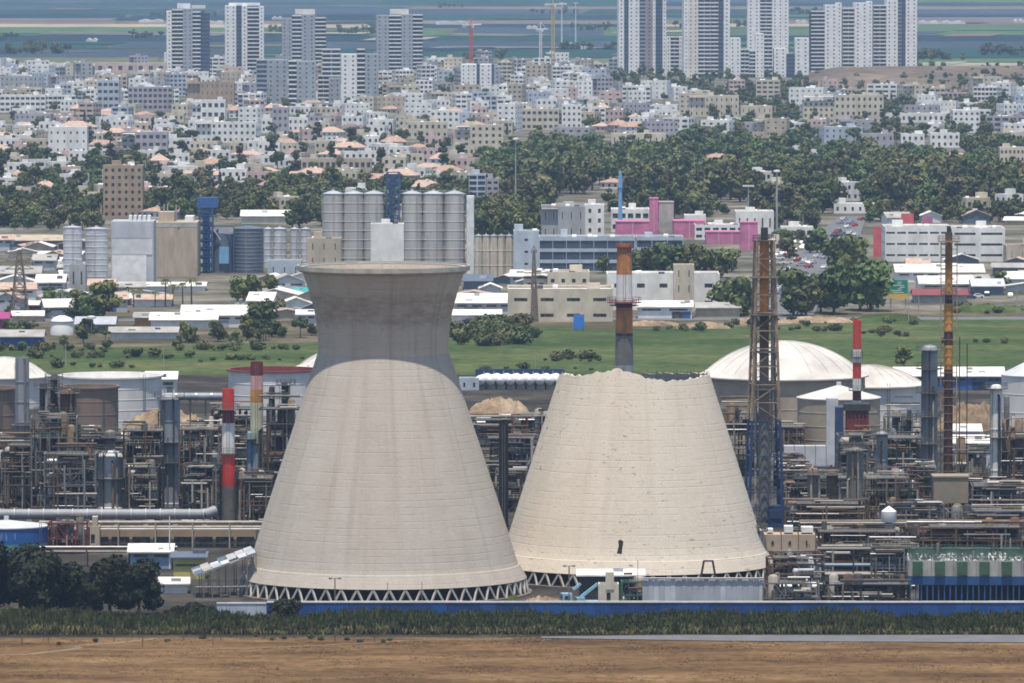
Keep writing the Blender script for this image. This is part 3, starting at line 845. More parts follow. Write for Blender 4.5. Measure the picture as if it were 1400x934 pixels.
FB('long_hall', 'long yellowish hall with a shaded arcade among the houses', 'hall', 412, 508, 234, 218, 'beige', 1, 14, bay=3, wf=.6, clutter=2)
FB('apartment_block', 'cream rubble-walled house block among cypress trees', 'apartment block', 556, 612, 190, 168, 'cream', 2, 12, clutter=4)
FB('apartment_block', 'mauve flat block at the foot of the wood beside a low grey roof', 'apartment block', 1178, 1222, 206, 184, 'lilac grey', 2, 12, wf=.3)
FB('apartment_block', 'white house with three black windows in front of the mauve flat block', 'house', 1232, 1264, 206, 184, 'white', 2, 11)
FB('apartment_block', 'low white terrace with small gables among dark trees', 'house', 1210, 1298, 168, 156, 'white', 1, 10, clutter=5)
FB('apartment_block', 'pale villa beside the overhanging white block', 'house', 1272, 1312, 202, 183, 'white', 2, 10)
FB('apartment_block', 'low cream house row where the woods end', 'house', 1358, 1400, 196, 182, 'cream', 1, 10)
tile_house('tile_house', 'single orange-roofed house alone in the wood', 'house', 1288, 1326, 220, 209, 'cream', 1, 10)
FB('long_hall', 'low white roof showing through the wood canopy', 'hall', 1140, 1202, 292, 280, 'white', 1, 14, clutter=1, wf=.3)
FB('long_hall', 'white cabin at the wood edge with lilac end wall', 'hall', 912, 950, 244, 236, 'white', 1, 8, clutter=0, wf=.3)

# ---- infill: rows of houses and blocks between the ones above, trees between them
LAND = [('the grey lone high-rise', 256, 111), ('the ribbed block', 490, 148), ('the crane mast', 644, 118), ('the slender striped towers', 920, 105), ('the tan seven-storey block', 168, 298), ('the tall silo bank', 540, 300), ('the blank-sided white block', 92, 222), ('the railed balcony block', 198, 214), ('the yellowish arcade hall', 460, 234), ('the bright white four-storey house', 781, 176), ('the cream block with corner openings', 655, 208), ('the cream four-bay block', 1150, 170), ('the overhanging white block', 1322, 182), ('the raised-centre cream building', 873, 200), ('the brown twin block', 288, 152), ('the long stepped white terrace', 310, 196)]
def landmark(px, py):
    return min(LAND, key=lambda q: (q[1] - px) ** 2 + ((q[2] - py) * 2.2) ** 2)[0]
NUM = ['', 'single-storey', 'two-storey', 'three-storey', 'four-storey', 'five-storey', 'six-storey']
NEXP = len(PLACED)
def clear_px(l, r, yb, yt):
    q = 18 / (ground(0, yb)[1] / (yb + 104)) + .9        # photo rows that one building's depth takes
    for i, (a, c, bb, tt) in enumerate(PLACED):
        if r > a - .5 and l < c + .5:
            if abs(bb - yb) < q: return False
            if i < NEXP and yb > bb and yt < bb - (bb - tt) * .3: return False
            if i >= NEXP and yb > bb and yt < bb - (bb - tt) * .75 and min(r, c) - max(l, a) > .7 * (c - a): return False
    return True
def urban(px, py):
    """(chance of a building, chance of a tree, style)"""
    if py < 104: return (.75, .1, 'apt') if px < 840 and not 230 < px < 300 else (0, .5, 'apt')
    if px > 800 and py < 132: return (.0, 1.0, 'none') if px < 1110 else (0, .45, 'none')
    if px > 930 and py < 200: return (.2, 1.0, 'apt')
    if px > 640 and py >= 196: return (.01, 0, 'house')
    if px < 200 and py > 228: return (.35, .9, 'house')
    if px > 200 and py > 262: return (.1, .9, 'house')
    if py > 180 and px < 640: return (.88, .5, 'house')
    if py < 150: return (.95, .3, 'apt')
    return (.9, .45, 'mix')
TREES = []
y = 97.0
while y < 300:
    px = -25 + RC.uniform(0, 20)
    s = ground(0, y)[1] / FPX
    while px < 1425:
        pb, pt, style = urban(px, y)
        yb = y + RC.uniform(-2.5, 2.5)
        wpx = RC.uniform(10, 24) / s
        if RC.random() < pb:
            house = style == 'house' or (style == 'mix' and RC.random() < .45)
            st = RC.choice([1, 2, 2]) if house else RC.choice([2, 3, 3, 4, 4, 5])
            hpx = (st * 3.1 + (1.8 if house else .4)) / s
            if house: wpx = RC.uniform(9, 17) / s
            l, r, yt = px, px + wpx, yb - hpx
            if clear_px(l, r, yb, yt):
                col = RC.choice(['white', 'white', 'white', 'cream', 'cream', 'beige', 'grey', 'pale pink', 'lilac grey', 'white', 'white', 'pale blue', 'white'] if not house else ['white', 'white', 'cream', 'cream', 'pale pink'])
                lm = landmark((l + r) / 2, yb); grp = 'houses near ' + lm
                tiled = house and RC.random() < .32
                if tiled:
                    k = RC.randint(0, 1)
                    tile_house('tile_house', f'{col} {NUM[st]} house, {"orange" if k == 0 else "pink"} tile roof near {lm}', 'house', l, r, yb, yt, col, st, RC.uniform(8, 11), RC.uniform(-.55, .55), grp, k)
                elif house:
                    k = RC.randint(1, 4)
                    FB('flat_house', f'{col} {NUM[st]} flat-roofed house near {lm}', 'house', l, r, yb, yt, col, st, RC.uniform(8, 11), RC.uniform(-.55, .55), RC.choice(['white', 'white', 'grey']), grp, clutter=k)
                else:
                    wide = RC.random() < .4
                    FB('apartment_building', f'{col} {NUM[st]} apartment building with {"broad dark balconies" if wide else "small windows"} near {lm}', 'apartment building', l, r, yb, yt, col, st, RC.uniform(9, 13), RC.uniform(-.4, .4), RC.choice(['white', 'grey', 'white']), grp, wf=RC.uniform(.6, .85) if wide else RC.uniform(.2, .45), hf=RC.uniform(.45, .6) if wide else RC.uniform(.28, .45), bay=RC.uniform(2.8, 5.2), clutter=RC.randint(2, 5), setbacks=RC.choice([1, 1, 2]))
            px += wpx * RC.uniform(.75, 1.25)
        else:
            px += RC.uniform(8, 22)
        if RC.random() < pt:
            TREES.append((px - RC.uniform(0, 14), yb + RC.uniform(-3, 4)))
            if pt > .8: TREES.append((px - RC.uniform(0, 20), yb + RC.uniform(-4, 4)))
    y += 3.6 + (y - 97) * .016
NT = {}; LEFT = []
TREES.sort(key=lambda q: -q[1])
for px, py in TREES:
    x, Y = ground(px, py)
    lm = landmark(px, py)
    if px > 640 and py < 200 and RC.random() < .75: k = 'pine_tree'
    else: k = RC.choice(['broadleaf_tree'] * 9 + ['pine_tree'] * 5 + ['cypress_tree'])
    if NT.get(k, 0) > 285: k = 'broadleaf_tree' if k == 'pine_tree' else 'pine_tree'
    if any(l - 3 < px < r + 3 and b < py < b + 14 for l, r, b, t in PLACED[:NEXP]) and RC.random() < .6: continue
    if NT.get(k, 0) > 285:
        LEFT.append((x, Y)); continue
    NT[k] = NT.get(k, 0) + 1
    word = {'broadleaf_tree': 'leafy green tree', 'pine_tree': 'dark pine', 'cypress_tree': 'narrow dark cypress'}[k]
    s_ = RC.uniform(.7, 1.25)
    size = 'small' if s_ < .85 else ('tall' if s_ > 1.1 else 'middle-sized')
    tree(k, x, Y, s_, f'{size} {word} among the buildings near {lm}', 'town trees near ' + lm)
from collections import Counter
print('buildings', len(PLACED), 'trees', NT, len(LEFT), Counter(o.name.split('.')[0] for o in COL.objects if 'category' in o))

# ---- the wood behind the motorway: its front trees one by one, the canopy behind them as one mass
RW = random.Random(5)
def in_wood(px, py):
    if px < 640: return False
    top = 214 if px < 760 else (208 if px < 1000 else (206 if px < 1250 else 212))
    bot = 288 if px < 760 else (270 if px < 860 else (280 if px < 1040 else (296 if px < 1130 else 292)))
    return top < py < bot
SZ = lambda s: 'low' if s < .97 else ('middling' if s < 1.13 else ('tall' if s < 1.3 else 'very tall'))
front, back = [], []
y = 198.0
while y < 298:
    px = 640 + RW.uniform(0, 14)
    while px < 1440:
        q, p = px + RW.uniform(-6, 6), y + RW.uniform(-3, 3)
        if in_wood(q, p) and not any(l - 4 < q < r + 4 and -2 < p - b < 16 and b > 180 for l, r, b, t in PLACED):
            (front if p > 250 or (p > 215 and RW.random() < .16) else back).append((q, p))
        px += RW.uniform(11, 19)
    y += 5.0
front.sort(key=lambda q: -q[1])
back += front[240:]; front = front[:240]
for q, p in front:
    x, Y = ground(q, p)
    k = RW.choice(['wood_tree', 'wood_tree', 'wood_pine'])
    tp = RW.choice(TPL['pine_tree'] if k == 'wood_pine' else TPL['broadleaf_tree'] + TPL['pine_tree'][6:])
    CATS[k] = 'tree'
    lm = 'pink-fronted mall' if q < 1030 else ('motorway bend' if q < 1180 else 'long white factory')
    sc_ = RW.uniform(.8, 1.45)
    tree(k, x, Y, sc_ * (1.45 if k == 'wood_tree' else 1.2), f'{RW.choice(["tall", "low", "broad", "ragged"]) if 0 else SZ(sc_)} {"dark needle tree" if k == "wood_pine" else "olive green round tree"} on the wood edge behind the {lm}', f'wood edge behind the {lm}', RW, tp)
def mass(name, spots, tpls, smin, smax):
    vs, fs, mi, mats = [], [], [], []
    for x, Y in spots:
        tr, cr = RW.choice(tpls); s = RW.uniform(smin, smax); a = RW.uniform(0, 6.28); ca, sa = math.cos(a) * s, math.sin(a) * s
        for me in (tr, cr):
            m = me.materials[0]
            if m not in mats: mats.append(m)
            n = len(vs)
            vs += [(x + v.co.x * ca - v.co.y * sa, Y + v.co.x * sa + v.co.y * ca, v.co.z * s) for v in me.vertices]
            fs += [tuple(n + i for i in p.vertices) for p in me.polygons]; mi += [mats.index(m)] * len(me.polygons)
    me = bpy.data.meshes.new(name); me.from_pydata(vs, [], fs)
    for m in mats: me.materials.append(m)
    me.polygons.foreach_set('material_index', mi); me.update()
    return place(name, me, kind='stuff')
mass('woodland', [ground(*q) for q in back], TPL['broadleaf_tree'] + TPL['pine_tree'][4:], 1.0, 1.7)
mass('town_greenery', LEFT, TPL['broadleaf_tree'] + TPL['pine_tree'], .6, 1.05)
print('wood', len(front), len(back))

# ---- tree lines and glasshouses out on the far fields
spots = []
for _ in range(26):
    px, py = RW.uniform(-40, 1440), RW.uniform(8, 90); n = RW.randint(4, 16)
    for i in range(n): spots.append(ground(px + i * RW.uniform(4, 7), py + RW.uniform(-.4, .4)))
mass('far_tree_lines', spots, TPL['pine_tree'][4:] + TPL['broadleaf_tree'][:2], .7, 1.2)
for i, (l, r, yb) in enumerate([(118, 134, 58), (190, 224, 31), (280, 306, 33), (372, 386, 27), (596, 640, 34), (720, 735, 40), (775, 783, 64), (794, 801, 68), (1088, 1104, 32), (1255, 1320, 33), (1386, 1400, 31), (50, 126, 96), (585, 630, 106), (770, 812, 104)]):
    x0, x1, Y = site(l, r, yb)
    t = thing('glasshouse', ['small lone white glasshouse on the dark crop', 'long white glasshouse behind the lone grey high-rise', 'pale glasshouse between the two westmost high-rises', 'small glasshouse beside the pale-capped high-rise', 'long glasshouse beyond the crane mast', 'bright glasshouse beside the cranes', 'tiny white shed on the blue-green crop', 'second tiny white shed on the blue-green crop', 'glasshouse behind the triple tower', 'longest white glasshouse row on the east fields', 'small glasshouse at the end of the east fields', 'sandy white yard sheds below the crop edge', 'sunlit white sheds beside the crane mast', 'sunlit white sheds under the slender towers'][i], 'glasshouse', ((x0 + x1) / 2, Y, 0))
    w = x1 - x0; n = max(2, int(w / 14))
    for q in range(n):
        a, c = -w / 2 + w * q / n, -w / 2 + w * (q + 1) / n - .4
        b = MB(); b.box(a, c, -9, 9, 0, 3); b.build('bay', M_ROOFW, t)
        b = MB(); m_ = (a + c) / 2
        b.quad((a, -9, 3), (m_, -9, 4.6), (m_, 9, 4.6), (a, 9, 3)); b.quad((m_, -9, 4.6), (c, -9, 3), (c, 9, 3), (m_, 9, 4.6)); b.tri((a, -9, 3), (c, -9, 3), (m_, -9, 4.6)); b.tri((c, 9, 3), (a, 9, 3), (m_, 9, 4.6)); b.build('roof', M_ROOFW, t)
# ------------------------------------------------------------------ the industrial belt between meadow and town
RI = random.Random(41)
def pm(name, c, rough=.7, var=.14, scale=.3, **k): return mat(name, c, rough, var, scale, **k)
M_ZINC = pm('zinc_sheet', (.40, .42, .45), .55, stretch=(1, 1, .3))
M_WSHEET = pm('white_sheet', (.70, .70, .69), .6)
M_LGREY = pm('light_grey_sheet', (.52, .53, .55), .6)
M_BEIGEC = pm('beige_concrete', (.44, .36, .27), .95, .16, .4, stretch=(1, 1, .3))
M_CREAMC = pm('cream_concrete', (.58, .52, .42), .95, .14, .4, stretch=(1, 1, .3))
M_DBLUE = pm('dark_blue_steel', (.035, .10, .27), .5)
M_BLUEP = pm('bright_blue_paint', (.04, .2, .62), .5)
M_LBLUE = pm('light_blue_paint', (.2, .42, .68), .5)
M_SLATE = pm('slate_sheet', (.11, .135, .18), .5, stretch=(1, 1, .4))
M_PINK = pm('pink_panel', (.52, .17, .30), .8, .22, .2)
M_RED = pm('red_paint', (.52, .045, .04), .6)
M_CORAL = pm('coral_red_panel', (.60, .12, .13), .7)
M_GREENS = pm('green_sign', (.0, .24, .16), .5, .06)
M_YELS = pm('yellow_sign', (.72, .45, .05), .5, .06)
M_MAROON = pm('maroon_roof', (.2, .05, .05), .8)
M_ORANGEB = pm('ochre_wall', (.42, .24, .07), .9)
M_TEAL = pm('teal_tarp', (.03, .32, .3), .7)
M_STEEL = pm('galvanised_steel', (.36, .37, .38), .5, metal=.3)
M_MAGENTA = pm('magenta_container', (.32, .04, .17), .7)
M_CONTB = pm('blue_container', (.03, .075, .28), .6)

def shed(name, label, cat, l, r, yb, yt, depth=25, wall=None, roof=None, ridge='x', pitch=.16, rz=0, doors=2, group=None, strips=True):
    """industrial hall: walls, pitched roof with eaves, doors, window band"""
    x0, x1, Y = site(l, r, yb)
    w = x1 - x0; H = max(2.5, zof(yt, Y + depth * .5)); W2, D2 = w / 2, depth / 2
    rise = min(H * .4, (D2 if ridge == 'x' else W2) * pitch * 2); h = H - rise
    t = thing(name, label, cat, ((x0 + x1) / 2, Y + D2, 0), rz, group)
    b = MB()
    if ridge == 'x':
        b.box(-W2, W2, -D2, D2, 0, h)
        b.tri((-W2, D2, h), (-W2, -D2, h), (-W2, 0, H)); b.tri((W2, -D2, h), (W2, D2, h), (W2, 0, H))
    else:
        b.box(-W2, W2, -D2, D2, 0, h)
        b.tri((-W2, -D2, h), (W2, -D2, h), (0, -D2, H)); b.tri((W2, D2, h), (-W2, D2, h), (0, D2, H))
    b.build('wall', wall or M_WSHEET, t)
    e, th = .6, .25
    for s in (-1, 1):
        b = MB()
        if ridge == 'x':
            a = [(-W2 - e, s * (D2 + e), h - rise * e / D2 + .06), (W2 + e, s * (D2 + e), h - rise * e / D2 + .06), (W2 + e, 0, H + .06), (-W2 - e, 0, H + .06)]
        else:
            a = [(s * (W2 + e), -D2 - e, h - rise * e / W2 + .06), (s * (W2 + e), D2 + e, h - rise * e / W2 + .06), (0, D2 + e, H + .06), (0, -D2 - e, H + .06)]
        up = [(x, y, z + th) for x, y, z in a]
        b.quad(*a); b.quad(*up)
        for i in range(4): b.quad(a[i], a[(i + 1) % 4], up[(i + 1) % 4], up[i])
        b.build('roof_slope', roof or M_ROOFW, t)
    for i in range(int(w / 7) if w > 16 else 1):
        cx = RI.uniform(-W2 * .9, W2 * .9); f = RI.uniform(.25, .8); cy = -D2 * f if ridge == 'x' else RI.uniform(-D2, D2) * .8
        zz = (H - rise * f if ridge == 'x' else H - rise * abs(cx) / W2) - .3
        block('roof_vent', t, cx - RI.uniform(.4, 1.4), cx + RI.uniform(.4, 1.2), cy - .5, cy + .6, zz, zz + RI.uniform(.7, 1.5), RI.choice([M_ZINC, M_LGREY, M_SLATE, M_ROOFG]))
    n = max(1, int(w / 9))
    if h > 3.2:
        for i in range(doors):
            cx = RI.uniform(-W2 * .8, W2 * .8); dw = min(2.2, W2 * .2)
            block('door', t, cx - dw, cx + dw, -D2 - .06, -D2 + .1, 0, min(h * .62, 4.2), RI.choice([M_GLASS, M_ZINC, M_DBLUE, M_SLATE]))
        if strips:
            b = MB()
            for i in range(n * 2):
                cx = -W2 + (i + .5) * w / (n * 2)
                b.box(cx - w / n * .17, cx + w / n * .17, -D2 - .04, -D2 + .05, h * .7, h * .86)
            b.build('glazing', M_GLASS, t, kind='stuff')
    PLACED.append((l, r, yb, yt))
    return t
def silo(label, l, r, yb, yt, m, cone_px=6, rings=8, group=None, Y=None, dy=0, name='silo'):
    x0, x1, Y0 = site(l, r, yb); Y = (Y or Y0) + dy
    k = Y / FPX; R = (r - l) * k / 2; H = zof(yt, Y); cx = at((l + r) / 2, 467, Y).x
    t = thing(name, label, 'silo', (cx, Y + R, 0), RI.uniform(0, 1), group)
    ch = cone_px * k; h = H - ch
    pr = []
    for i in range(rings):
        z0, z1 = h * i / rings, h * (i + 1) / rings
        pr += [(R, z0 + .02), (R, z1 - .28), (R + .07, z1 - .25), (R + .07, z1 - .05)]
    b = MB(); b.lathe(pr, 28, close_top=False); b.build('body', m, t, smooth=True)
    b = MB(); b.lathe([(R + .15, h - .06), (R + .15, h), (R * .16, H), (R * .16, H + .5)], 28); b.build('roof', M_ZINC if m is not M_SLATE else M_SLATE, t, smooth=True)
    b = MB(); a = -1.9
    for s in (-.22, .22):
        b.bar((R * math.cos(a) + s, R * math.sin(a) - .25, 0), (R * math.cos(a) + s, R * math.sin(a) - .25, h), .08)
    b.build('ladder', M_STEEL, t)
    return t
# -- the grey elevator group by the palm yard
silo('round pale grey silo with a small dark annex in front of it', 86, 112, 396, 309, M_LGREY, 2, 10)
silo('round pale grey silo close beside the grey panelled block', 116, 147, 394, 311, M_LGREY, 2, 10)
FB('silo_annex', 'small dark grey concrete annex at the foot of the round silos', 'building', 95, 117, 400, 364, 'grey', 1, 8, wf=.2, hf=.5, clutter=1, rz=0)
def panel_block(name, label, l, r, yb, yt, m, panels, depth=20, cat='building'):
    """blank block whose cladding panels are set on it one by one: panels = (u0, u1, v0, v1, material) as shares"""
    x0, x1, Y = site(l, r, yb); w = x1 - x0; H = zof(yt, Y)
    t = thing(name, label, cat, ((x0 + x1) / 2, Y + depth / 2, 0))
    b = MB(); b.box(-w / 2, w / 2, -depth / 2, depth / 2, 0, H); b.build('wall', m, t)
    for u0, u1, v0, v1, pmat in panels:
        block('panel', t, -w / 2 + w * u0, -w / 2 + w * u1, -depth / 2 - .18, -depth / 2 - .01, H * v0, H * v1, pmat)
    PLACED.append((l, r, yb, yt))
    return t, w, H
t, w, H = panel_block('grain_store', 'grey panelled grain store with a large white panel and roof kiosk', 152, 210, 393, 303, M_ZINC, [(.02, .83, .02, .49, M_WSHEET), (.02, .97, .5, .74, M_LGREY), (.02, .97, .75, .96, M_ZINC)])
for i in range(5): block('vent_hood', t, -w * .1 + i * w * .11, -w * .1 + i * w * .11 + w * .07, -4, 2, H, H + 1.8, M_WSHEET)
t, w, H = panel_block('grain_store', 'tall brown concrete grain store with a dark central seam', 211, 270, 378, 304, M_BEIGEC, [(.01, .53, .0, .9, M_BEIGEC), (.6, .99, .0, .9, M_BEIGEC), (.01, .99, .91, .99, M_CONC)])
block('roof_room', t, -w * .42, -w * .05, -6, 4, H, H + 3.5, M_BEIGEC); block('roof_room', t, w * .2, w * .4, -6, 4, H, H + 2, M_WSHEET)
for q in (-.3, -.22, -.02): stick('vent_pipe', t, (w * q, 0, H), (w * q, 0, H + 6), .25, M_STEEL, round_=True)
def lattice(t, x0, x1, y0, y1, z0, z1, n, m, w=.35, wt=None, taper=0.0, brace=True, name='brace'):
    """braced square tower as single members: corner legs, rungs, diagonals"""
    wt = wt or w * .6
    def P(cx, cy, f):
        s = 1 - taper * f; mx, my = (x0 + x1) / 2, (y0 + y1) / 2
        return Vector((mx + (cx - mx) * s, my + (cy - my) * s, z0 + (z1 - z0) * f))
    C = [(x0, y0), (x1, y0), (x1, y1), (x0, y1)]
    for c in C: stick('leg', t, P(*c, 0), P(*c, 1), w, m)
    for k in range(n):
        f0, f1 = k / n, (k + 1) / n
        for i in range(4):
            a, c = C[i], C[(i + 1) % 4]
            stick('rung', t, P(*a, f1), P(*c, f1), wt, m)
            if brace:
                stick(name, t, P(*a, f0), P(*c, f1), wt, m)
                if i in (0, 2): stick(name, t, P(*c, f0), P(*a, f1), wt, m)
# blue elevator tower
x0, x1, Y = site(272, 291, 374); H = zof(284, Y); k = Y / FPX
t = thing('elevator_tower', 'bright blue steel elevator tower between the brown store and blue silo', 'tower', ((x0 + x1) / 2, Y + 3, 0))
lattice(t, -2.4, 2.4, -2.4, 2.4, 0, H, 8, M_DBLUE, .5)
for i in range(1, 9): block('deck', t, -2.7, 2.7, -2.7, 2.7, H * i / 8 - .12, H * i / 8 - .02, M_DBLUE)
block('head_house', t, -3.2, 4.2, -2.6, 2.6, H + .01, H + 3.6, M_DBLUE)
block('shaft', t, -1.2, 1.2, -1.2, 1.2, .1, H - .2, M_DBLUE)
t = thing('bulk_tank', 'light blue tank inside dark blue steelwork below a slanting pipe', 'tank', ((ground(303, 374)[0]), Y + 6, 0))
b = MB(); b.lathe([(4, 0), (4, 14), (1, 16)], 24); b.build('body', M_SLATE, t, smooth=True)
block('panel', t, -.9, 2.5, -4.6, -4.15, 3.5, 9.5, M_LBLUE)
for q in (-4.3, 4.3): stick('post', t, (q, -4.3, 0), (q, -4.3, 17), .35, M_DBLUE)
stick('beam', t, (-4.3, -4.3, 16.8), (4.3, -4.3, 16.8), .35, M_DBLUE); stick('chute', t, (-4, -4.6, 17.5), (-.4, -4.6, 12), .35, M_LGREY)
silo('wide slate-blue corrugated silo beside the light blue tank', 319, 360, 374, 309, M_SLATE, 4, 12)
for i, (l, r) in enumerate([(361, 372), (373, 392), (397, 409), (411, 425)]):
    silo(['narrow grey silo touching the slate-blue silo', 'grey twin silo second from the slate-blue silo', 'grey silo with a dark gap beside it, third from the slate-blue silo', 'grey silo nearest the flared tower rim, fourth from the slate-blue silo'][i], l, r, 366, 311, M_LGREY, 2, 6)
FB('silo_annex', 'pale blue-grey base hall under the grey silos', 'building', 366, 412, 386, 358, 'pale blue', 1, 10, wf=.1, clutter=0)
FB('silo_annex', 'sand-coloured block house in front of the ribbed silo bank', 'building', 420, 466, 386, 328, 'beige', 3, 12, wf=.08, clutter=3)
FB('grain_store', 'plain white box building in front of the ribbed silo bank', 'building', 507, 552, 384, 308, 'white', 1, 10, wf=.02, hf=.02, clutter=2)
M_SILO = pm('silo_concrete', (.45, .435, .41), .8, .16, .3, stretch=(1, 1, .2))
# -- the tall silo bank: two clusters with the conveyor tower between
Yb = ground(0, 378)[1]
for i in range(6):
    l = [441, 469, 497, 549, 578, 607][i]
    word = ['outermost, beside the sand-coloured block house', 'between two ribbed silos over the block house', 'next to the blue conveyor tower, over the white box', 'next to the blue conveyor tower, away from the block house', 'between conveyor tower and white stair slab', 'touching the white stair slab'][i]
    silo('tall ribbed grey concrete silo, ' + word, l, l + 28.6, 378, 261, M_SILO, 4, 9, 'silos of the tall bank')
t, w, H = panel_block('stair_slab', 'narrow white stair slab at the end of the tall silo bank', 638, 648, 378, 268, M_WSHEET, [(.1, .9, .02, .98, M_WSHEET)], 6)
x0, x1, Y = site(527, 548, 378); H = zof(236, Y)
t = thing('conveyor_tower', 'dark blue steel conveyor tower rising above the tall silo bank', 'tower', ((x0 + x1) / 2, Y + 3, 0))
lattice(t, -2.3, 2.3, -2, 2, 0, H, 9, M_DBLUE, .45)
block('shaft', t, -1.5, .4, -1.2, 1.2, .1, H - 3, M_SLATE); block('head_house', t, -2, 2, -1.8, 1.8, H - 4.5, H - .6, M_SLATE)
b = MB(); x0, x1, Y = site(440, 637, 378); zt = zof(263, Y)
t = thing('roof_gantry', 'thin grey walkway along the top of the tall silo bank', 'walkway', ((x0 + x1) / 2, Y + 3.7, 0))
w = x1 - x0
block('deck', t, -w / 2, w / 2, -.9, .9, zt - .8, zt - .6, M_STEEL)
for s in (-.85, .85):
    stick('rail', t, (-w / 2, s, zt + .4), (w / 2, s, zt + .4), .1, M_STEEL)
for i in range(18): stick('post', t, (-w / 2 + w * i / 17, 0, 20), (-w / 2 + w * i / 17, 0, zt - .7), .25, M_STEEL)
# -- beige silos and the flour mill
for i in range(5):
    l = 649 + i * 10.5
    silo(['cream silo beside the white stair slab', 'second cream silo from the white stair slab', 'middle cream silo of the short row', 'fourth cream silo from the white stair slab', 'cream silo touching the pale blue mill'][i], l, l + 10.2, 383, 321, M_CREAMC, 1, 3, 'short cream silos')
FB('mill', 'pale blue mill building with a row of small vents', 'mill', 702, 737, 384, 318, 'pale blue', 4, 14, wf=.14, hf=.2, clutter=2, bay=6)
FB('glass_office', 'long dark blue glass office with white roof edge', 'office', 737, 868, 372, 326, 'pale blue', 3, 20, wf=.96, hf=.7, sill=.1, glass=M_BLUEGLASS, clutter=5, bay=5)
FB('glass_office', 'end wing of the blue glass office behind dark trees', 'office', 870, 934, 366, 326, 'pale blue', 3, 20, wf=.96, hf=.7, sill=.1, glass=M_BLUEGLASS, clutter=3, bay=5)
FB('office_building', 'grey concrete cube with white upper storey beside the blue mast', 'office', 740, 800, 330, 284, 'grey', 2, 22, wf=.1, clutter=5, setbacks=2)
FB('office_building', 'white upper block attached behind the grey concrete cube', 'office', 800, 826, 322, 282, 'white', 3, 16, wf=.3, clutter=2)
# -- pink mall
FB('mall_wing', 'white mall roof wing beside the pink tower', 'mall', 836, 888, 318, 288, 'white', 2, 20, wf=.7, clutter=4)
def slab(name, label, cat, l, r, yb, yt, m, depth=6, bands=None):
    x0, x1, Y = site(l, r, yb); w = x1 - x0; H = zof(yt, Y)
    t = thing(name, label, cat, ((x0 + x1) / 2, Y + depth / 2, 0))
    b = MB(); b.box(-w / 2, w / 2, -depth / 2, depth / 2, 0, H); b.build('wall', m, t)
    b = MB(); b.box(-w / 2 - .15, w / 2 + .15, -depth / 2 - .15, depth / 2 + .15, H, H + .4); b.build('coping', bands or m, t)
    n = max(2, int(w / 5))
    for i in range(1, n):
        stick('seam', t, (-w / 2 + w * i / n, -depth / 2 - .02, 0), (-w / 2 + w * i / n, -depth / 2 - .02, H), .12, bands or M_WSHEET)
    PLACED.append((l, r, yb, yt)); return t
slab('mall_tower', 'slim pink tower slab rising from the mall', 'tower', 888, 900, 324, 272, M_PINK, 6)
slab('mall_tower', 'slim grey concrete tower slab beside the pink slab', 'tower', 901, 921, 324, 277, M_CONC, 7, M_CONC)
slab('mall_block', 'pink panelled mall front beneath the twin slabs', 'mall', 842, 888, 327, 304, M_PINK, 14)
slab('mall_block', 'pink panelled mall front with white cubes behind', 'mall', 921, 964, 326, 303, M_PINK, 14)
slab('mall_block', 'long low pink mall front beside the trees', 'mall', 965, 1036, 334, 318, M_PINK, 12)
FB('mall_wing', 'long white upper storey over the low pink mall front', 'mall', 950, 1030, 328, 309, 'white', 2, 14, wf=.7, clutter=6)
slab('mall_block', 'pink end wall of the mall by the motorway', 'mall', 1012, 1036, 342, 305, M_PINK, 8)
FB('mall_wing', 'white roof cube above the pink panelled front', 'mall', 936, 965, 320, 296, 'white', 1, 14, wf=.2, clutter=2)
FB('mall_wing', 'broad white roof hall where the mall meets the motorway', 'mall', 1006, 1058, 320, 291, 'white', 1, 20, wf=.2, clutter=3)
# -- cream workshops in front
S = shed
FB('workshop', 'long cream workshop with a row of paired dark windows', 'workshop', 694, 838, 440, 397, 'cream', 2, 26, wf=.5, hf=.22, bay=8, clutter=3)
FB('workshop', 'upper cream workshop with a stepped roof', 'workshop', 716, 806, 410, 374, 'cream', 2, 20, wf=.35, hf=.3, clutter=7, setbacks=2)
S('warehouse', 'grey-walled warehouse with bright white roof beside the flared tower', 'warehouse', 622, 742, 430, 402, 26, M_LGREY, M_ROOFW)
S('warehouse', 'low bright white canopy roof at the meadow edge', 'warehouse', 618, 684, 440, 424, 14, M_WSHEET, M_ROOFW)
S('warehouse', 'brown gabled workshop with a pale end annex', 'workshop', 744, 796, 436, 404, 18, M_BEIGEC, M_ROOFG, 'y', .22)
S('warehouse', 'slate grey lean roof beside the cream silos', 'warehouse', 634, 672, 396, 376, 16, M_SLATE, M_SLATE)
FB('workshop', 'long white two-storey factory with a cream roof house beside the round trees', 'factory', 830, 984, 424, 377, 'white', 2, 22, wf=.35, hf=.25, bay=7, clutter=4)
FB('workshop', 'cream stair house standing over the long white two-storey factory', 'workshop', 921, 949, 427, 364, 'cream', 3, 8, wf=.1, clutter=0)
S('warehouse', 'white canopy row with dark openings before the long white factory', 'canopy', 872, 946, 436, 412, 10, M_WSHEET, M_ROOFW)
